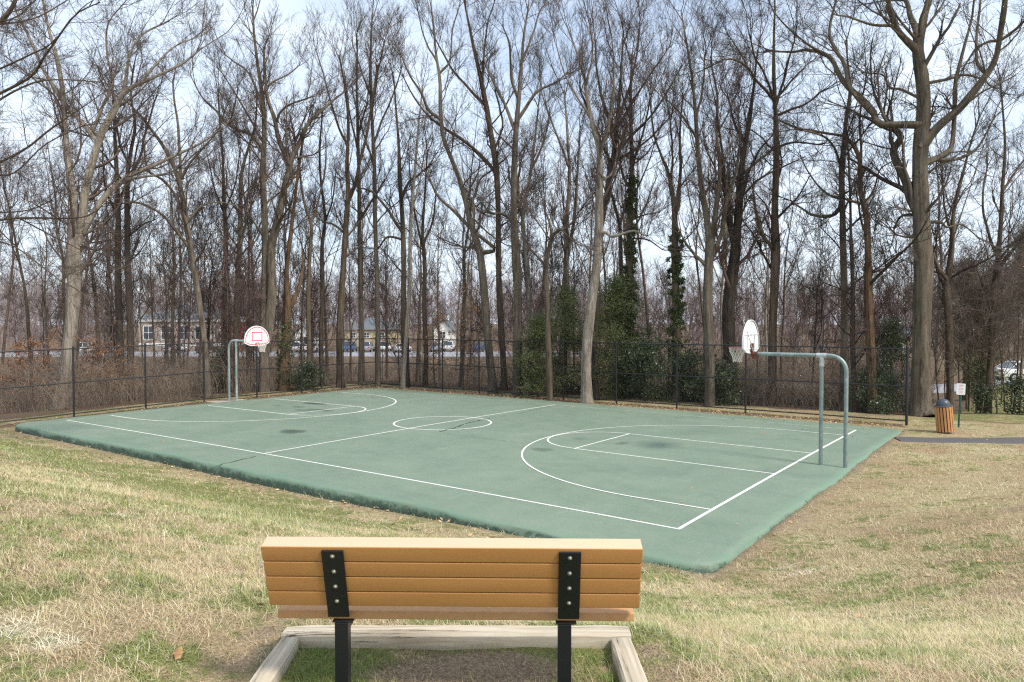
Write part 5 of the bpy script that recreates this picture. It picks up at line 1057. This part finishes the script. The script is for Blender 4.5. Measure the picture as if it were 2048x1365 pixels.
def building(name, label, u0, u1, dep, wall, h_wall, roof_h, depth_, wins, gable=False, band=True, z_off=0):
    a = W(u0, 690, dep); b_ = W(u1, 690, dep); wd = float(np.linalg.norm((b_-a)[:2])); z = float(gz(*((a+b_)/2)[:2]))+z_off
    root = thing(name, label, 'house' if gable else 'building', (a[0], a[1], z), math.atan2(b_[1]-a[1], b_[0]-a[0]))
    if gable:
        o = [(0, -1), (wd, -1), (wd, h_wall), (wd/2, h_wall+roof_h), (0, h_wall)]; MB().prism(o, depth_, Matrix.Identity(4)).build('wall', wall, root)
        t = .18; e = .45; k = roof_h/(wd/2)
        rf = MB(); 
        for s in (-1, 1):
            x0 = wd/2; x1 = wd/2+s*(wd/2+e); z0_ = h_wall+roof_h+.02; z1_ = h_wall-k*e+.02
            rf.prism([(x0, z0_), (x1, z1_), (x1, z1_+t), (x0, z0_+t)][::s], depth_+.8, Matrix.Translation((0, -.4, 0)))
        rf.build('roof', M_SHING, root)
    else:
        MB().box((0, 0, -1), (wd, depth_, h_wall)).build('wall', wall, root)
        rf = MB(); e = .5; V = [(-e, -e, h_wall+.35), (wd+e, -e, h_wall+.35), (wd+e, depth_+e, h_wall+.35), (-e, depth_+e, h_wall+.35), (depth_*.45, depth_/2, h_wall+roof_h+.35), (wd-depth_*.45, depth_/2, h_wall+roof_h+.35)]
        rf.add(V, [(0, 1, 5, 4), (1, 2, 5), (2, 3, 4, 5), (3, 0, 4), (3, 2, 1, 0)]); rf.build('roof', M_SHING, root)
        if band:
            MB().box((-.25, -.25, h_wall-.25), (wd+.25, depth_+.25, h_wall+.348)).build('cornice', M_WHITE, root)
            MB().box((-.06, -.06, .2), (wd+.06, depth_+.06, .75)).build('base_band', M_WHITE, root)
    for (x, z0, w, h) in wins:
        f = MB().box((x-.1, -.05, z0-.1), (x+w+.1, .0-.003, z0)).box((x-.1, -.05, z0+h), (x+w+.1, -.003, z0+h+.1)).box((x-.1, -.05, z0), (x, -.003, z0+h)).box((x+w, -.05, z0), (x+w+.1, -.003, z0+h)).box((x+w/2-.03, -.05, z0), (x+w/2+.03, -.003, z0+h)).box((x, -.049, z0+h*.5-.03), (x+w/2-.03, -.003, z0+h*.5+.03)).box((x+w/2+.03, -.049, z0+h*.5-.03), (x+w, -.003, z0+h*.5+.03)).build('window', M_WHITE, root)
        MB().box((x, -.02, z0), (x+w, -.003, z0+h)).build('pane', M_GLASS, f)
building('brick_building', 'long red brick building with white cornice and tall windows left of the goal', 278, 446, 132, M_BRICK, 4.9, 2.6, 12,
         [(.9, 1.5, 1.7, 2.3), (4.1, 1.5, 1.7, 2.3), (7.3, 1.5, 1.7, 2.3), (10.2, 1.5, 1.7, 2.3), (13.3, 1.9, .7, 1.0)], z_off=.6)
building('gabled_house', 'small white gabled house seen between trunks right of the fence corner', 868, 905, 150, M_WHITE, 2.6, 2.0, 9, [(1.2, .9, 1.1, 1.2)], True, z_off=1.0)
building('tan_house', 'low tan house seen between trunks left of the white gabled house', 690, 790, 152, M_TAN, 2.5, 2.4, 9, [(1.2, 1.1, 1.0, 1.0), (4, 1.1, 1.0, 1.0), (7.2, 1.1, 1.0, 1.0)], False, False, z_off=.8)
building('white_shed', 'white garage glimpsed just right of the left backboard', 590, 622, 140, M_WHITE, 2.6, 1.4, 6, [(.9, .5, 1.4, 1.4)], True, z_off=.4)
building('garden_house', 'grey roofed house hidden behind the trunks right of the huge oak', 1770, 1850, 92, M_TAN, 2.6, 1.8, 8, [(1.2, 1.0, 1.0, 1.1), (3.4, 1.0, 1.0, 1.1)], False, False, z_off=.3)
def car_mesh(paint, suv):
    zt = 1.68 if suv else 1.42; body = [(-2.25, .38), (2.2, .38), (2.28, .62), (2.2, .82), (1.25, .95), (-2.2, .98), (-2.3, .7)]
    b = MB(); pts = body; b.prism([(x, z) for x, z in pts], 1.76, Matrix.Translation((0, -.88, 0))); body_o = b
    cab = MB(); lo = [(1.15, .95), (-2.05 if suv else -1.7, .98)]; hi = [(.45, zt), (-1.8 if suv else -.95, zt)]
    V = [(lo[0][0], -.84, lo[0][1]), (lo[1][0], -.84, lo[1][1]), (lo[1][0], .84, lo[1][1]), (lo[0][0], .84, lo[0][1]), (hi[0][0], -.66, hi[0][1]), (hi[1][0], -.66, hi[1][1]), (hi[1][0], .66, hi[1][1]), (hi[0][0], .66, hi[0][1])]
    cab.add(V, [(0, 1, 5, 4), (1, 2, 6, 5), (2, 3, 7, 6), (3, 0, 4, 7), (4, 5, 6, 7)])
    roof = MB().box((hi[1][0]-.02, -.66, zt-.02), (hi[0][0]+.02, .66, zt+.05))
    for s in (-1, 1):
        for x0, x1 in ((lo[0][0], hi[0][0]), (lo[1][0], hi[1][0]), (-.45, -.42)):
            roof.tube([(x0, s*.845, .96), (x1, s*.665, zt)], .04, 6)
    wh = MB()
    rim_ = MB()
    return body_o, cab, roof
M_TYRE = simple('tyre_rubber', (.02, .02, .02), .9); M_HUB = simple('wheel_hub', (.45, .45, .46), .35, .5, .7); M_LAMPW = simple('headlight_lens', (.75, .76, .78), .15, .6); M_TAIL = simple('tail_light_lens', (.45, .02, .02), .2, .6)
def make_car(label, paint, suv, x, y, rz, group='cars parked in the far lot'):
    root = thing('parked_car', label, 'car', (x, y, float(gz(x, y))+.14), rz, group); bo, ca, ro = car_mesh(paint, suv)
    bo.build('body', paint, root, .07, True); ca.build('windows', M_GLASS, root); ro.build('roof', paint, root, .02, True)
    for wx in (-1.4, 1.4):
        for s in (-1, 1):
            Mw = Matrix.Translation((wx, s*.80, .34)) @ Matrix.Rotation(math.pi/2, 4, 'X')
            t = MB().lathe([(.20, -.11), (.31, -.11), (.34, -.07), (.34, .07), (.31, .11), (.20, .11)], 20, Mw).build('wheel', M_TYRE, root, 0, True)
            MB().lathe([(.19, -.125), (.19, .125)], 14, Mw).build('rim', M_HUB, t)
    for s in (-1, 1):
        MB().box((2.18, s*.62-.17, .64), (2.275, s*.62+.17, .78)).build('headlight', M_LAMPW, root, .01); MB().box((-2.30, s*.66-.14, .72), (-2.2, s*.66+.14, .90)).build('tail_light', M_TAIL, root, .01)
    return root
PAINT = {'white': simple('car_paint_white', (.80, .80, .80), .25, .6, 0, .02), 'silver': simple('car_paint_silver', (.42, .44, .46), .3, .6, .5, .05), 'blue': simple('car_paint_blue', (.06, .12, .22), .25, .6, 0, .05), 'black': simple('car_paint_black', (.015, .016, .02), .2, .6, 0, .05)}
CARS = [('white', 1, 170, 118, 'white parked car farthest left behind the trees'), ('silver', 0, 222, 119, 'silver parked car in front of the brick building left end'), ('white', 0, 352, 120, 'white parked car before the brick building'), ('black', 1, 412, 119, 'black parked car at the right end of the brick building'),
        ('white', 1, 598, 122, 'white parked car glimpsed right of the left backboard'), ('white', 0, 632, 121, 'white low parked car between the leaning trunks left of the fence corner'), ('blue', 1, 700, 124, 'dark blue parked car seen just left of the fence corner'), ('silver', 1, 735, 123, 'silver parked car seen just over the fence corner'),
        ('white', 1, 770, 125, 'white parked car right of the fence corner'), ('white', 0, 806, 122, 'white low parked car right of the dark forked tree'), ('silver', 0, 876, 124, 'silver parked car below the white gabled house'), ('white', 1, 898, 127, 'white parked car under the white gable'), ('blue', 0, 960, 125, 'blue parked car behind the leaning giant tree')]
for c_, suv, u, dep, lb in CARS:
    p = W(u, 690, dep); make_car(lb, PAINT[c_], suv, p[0], p[1], math.atan2(dl[1], dl[0])+R_(90 if suv else 82)+random.uniform(-.1, .1)*0)
p = W(2050, 768, 54); make_car('white car at the right edge of the picture on the road', PAINT['white'], 0, p[0], p[1], math.atan2(dr[1], dr[0]), None)

TANG = [proto(21, 8.5, .07, 'brown', 'tangle', 5, .3, .55, .36, dens=2.4, n2=6, n3=4, n4=1, fat=1.1, cap=2.0, up=.0), proto(22, 7.5, .06, 'grey', 'tangle', 5, .25, .6, .36, dens=2.4, n2=6, n3=4, n4=1, fat=1.1, cap=2.0, up=.0)]
for i, (u, dep, k, sc) in enumerate([(1893, 33, 0, 1.0), (1922, 34.5, 1, 1.3), (1940, 36, 2, .8), (1955, 33.5, 1, 1.4), (1978, 35, 0, 1.1), (1996, 33, 1, 1.4), (2012, 36, 2, .9), (2030, 34, 0, 1.2), (2050, 33, 1, 1.4), (1935, 39, 1, 1.5), (1965, 40, 0, 1.3), (2005, 41, 1, 1.5), (2040, 40, 1, 1.5), (2065, 37, 2, .9), (1880, 38, 1, 1.3)]):
    p = W(u, 690, dep); k = k % 2; place(TANG[k], 'small_tree', ('small brown tangled tree with a bare foot right of the huge oak', 'small dark tangled tree with a bare foot right of the huge oak')[k], 'small tree', ('brown tangled trees right of the oak', 'dark tangled trees right of the oak')[k], p[0], p[1], (.5+.28*sc)*(.8+.35*((i*7) % 5)/4), i*1.3)
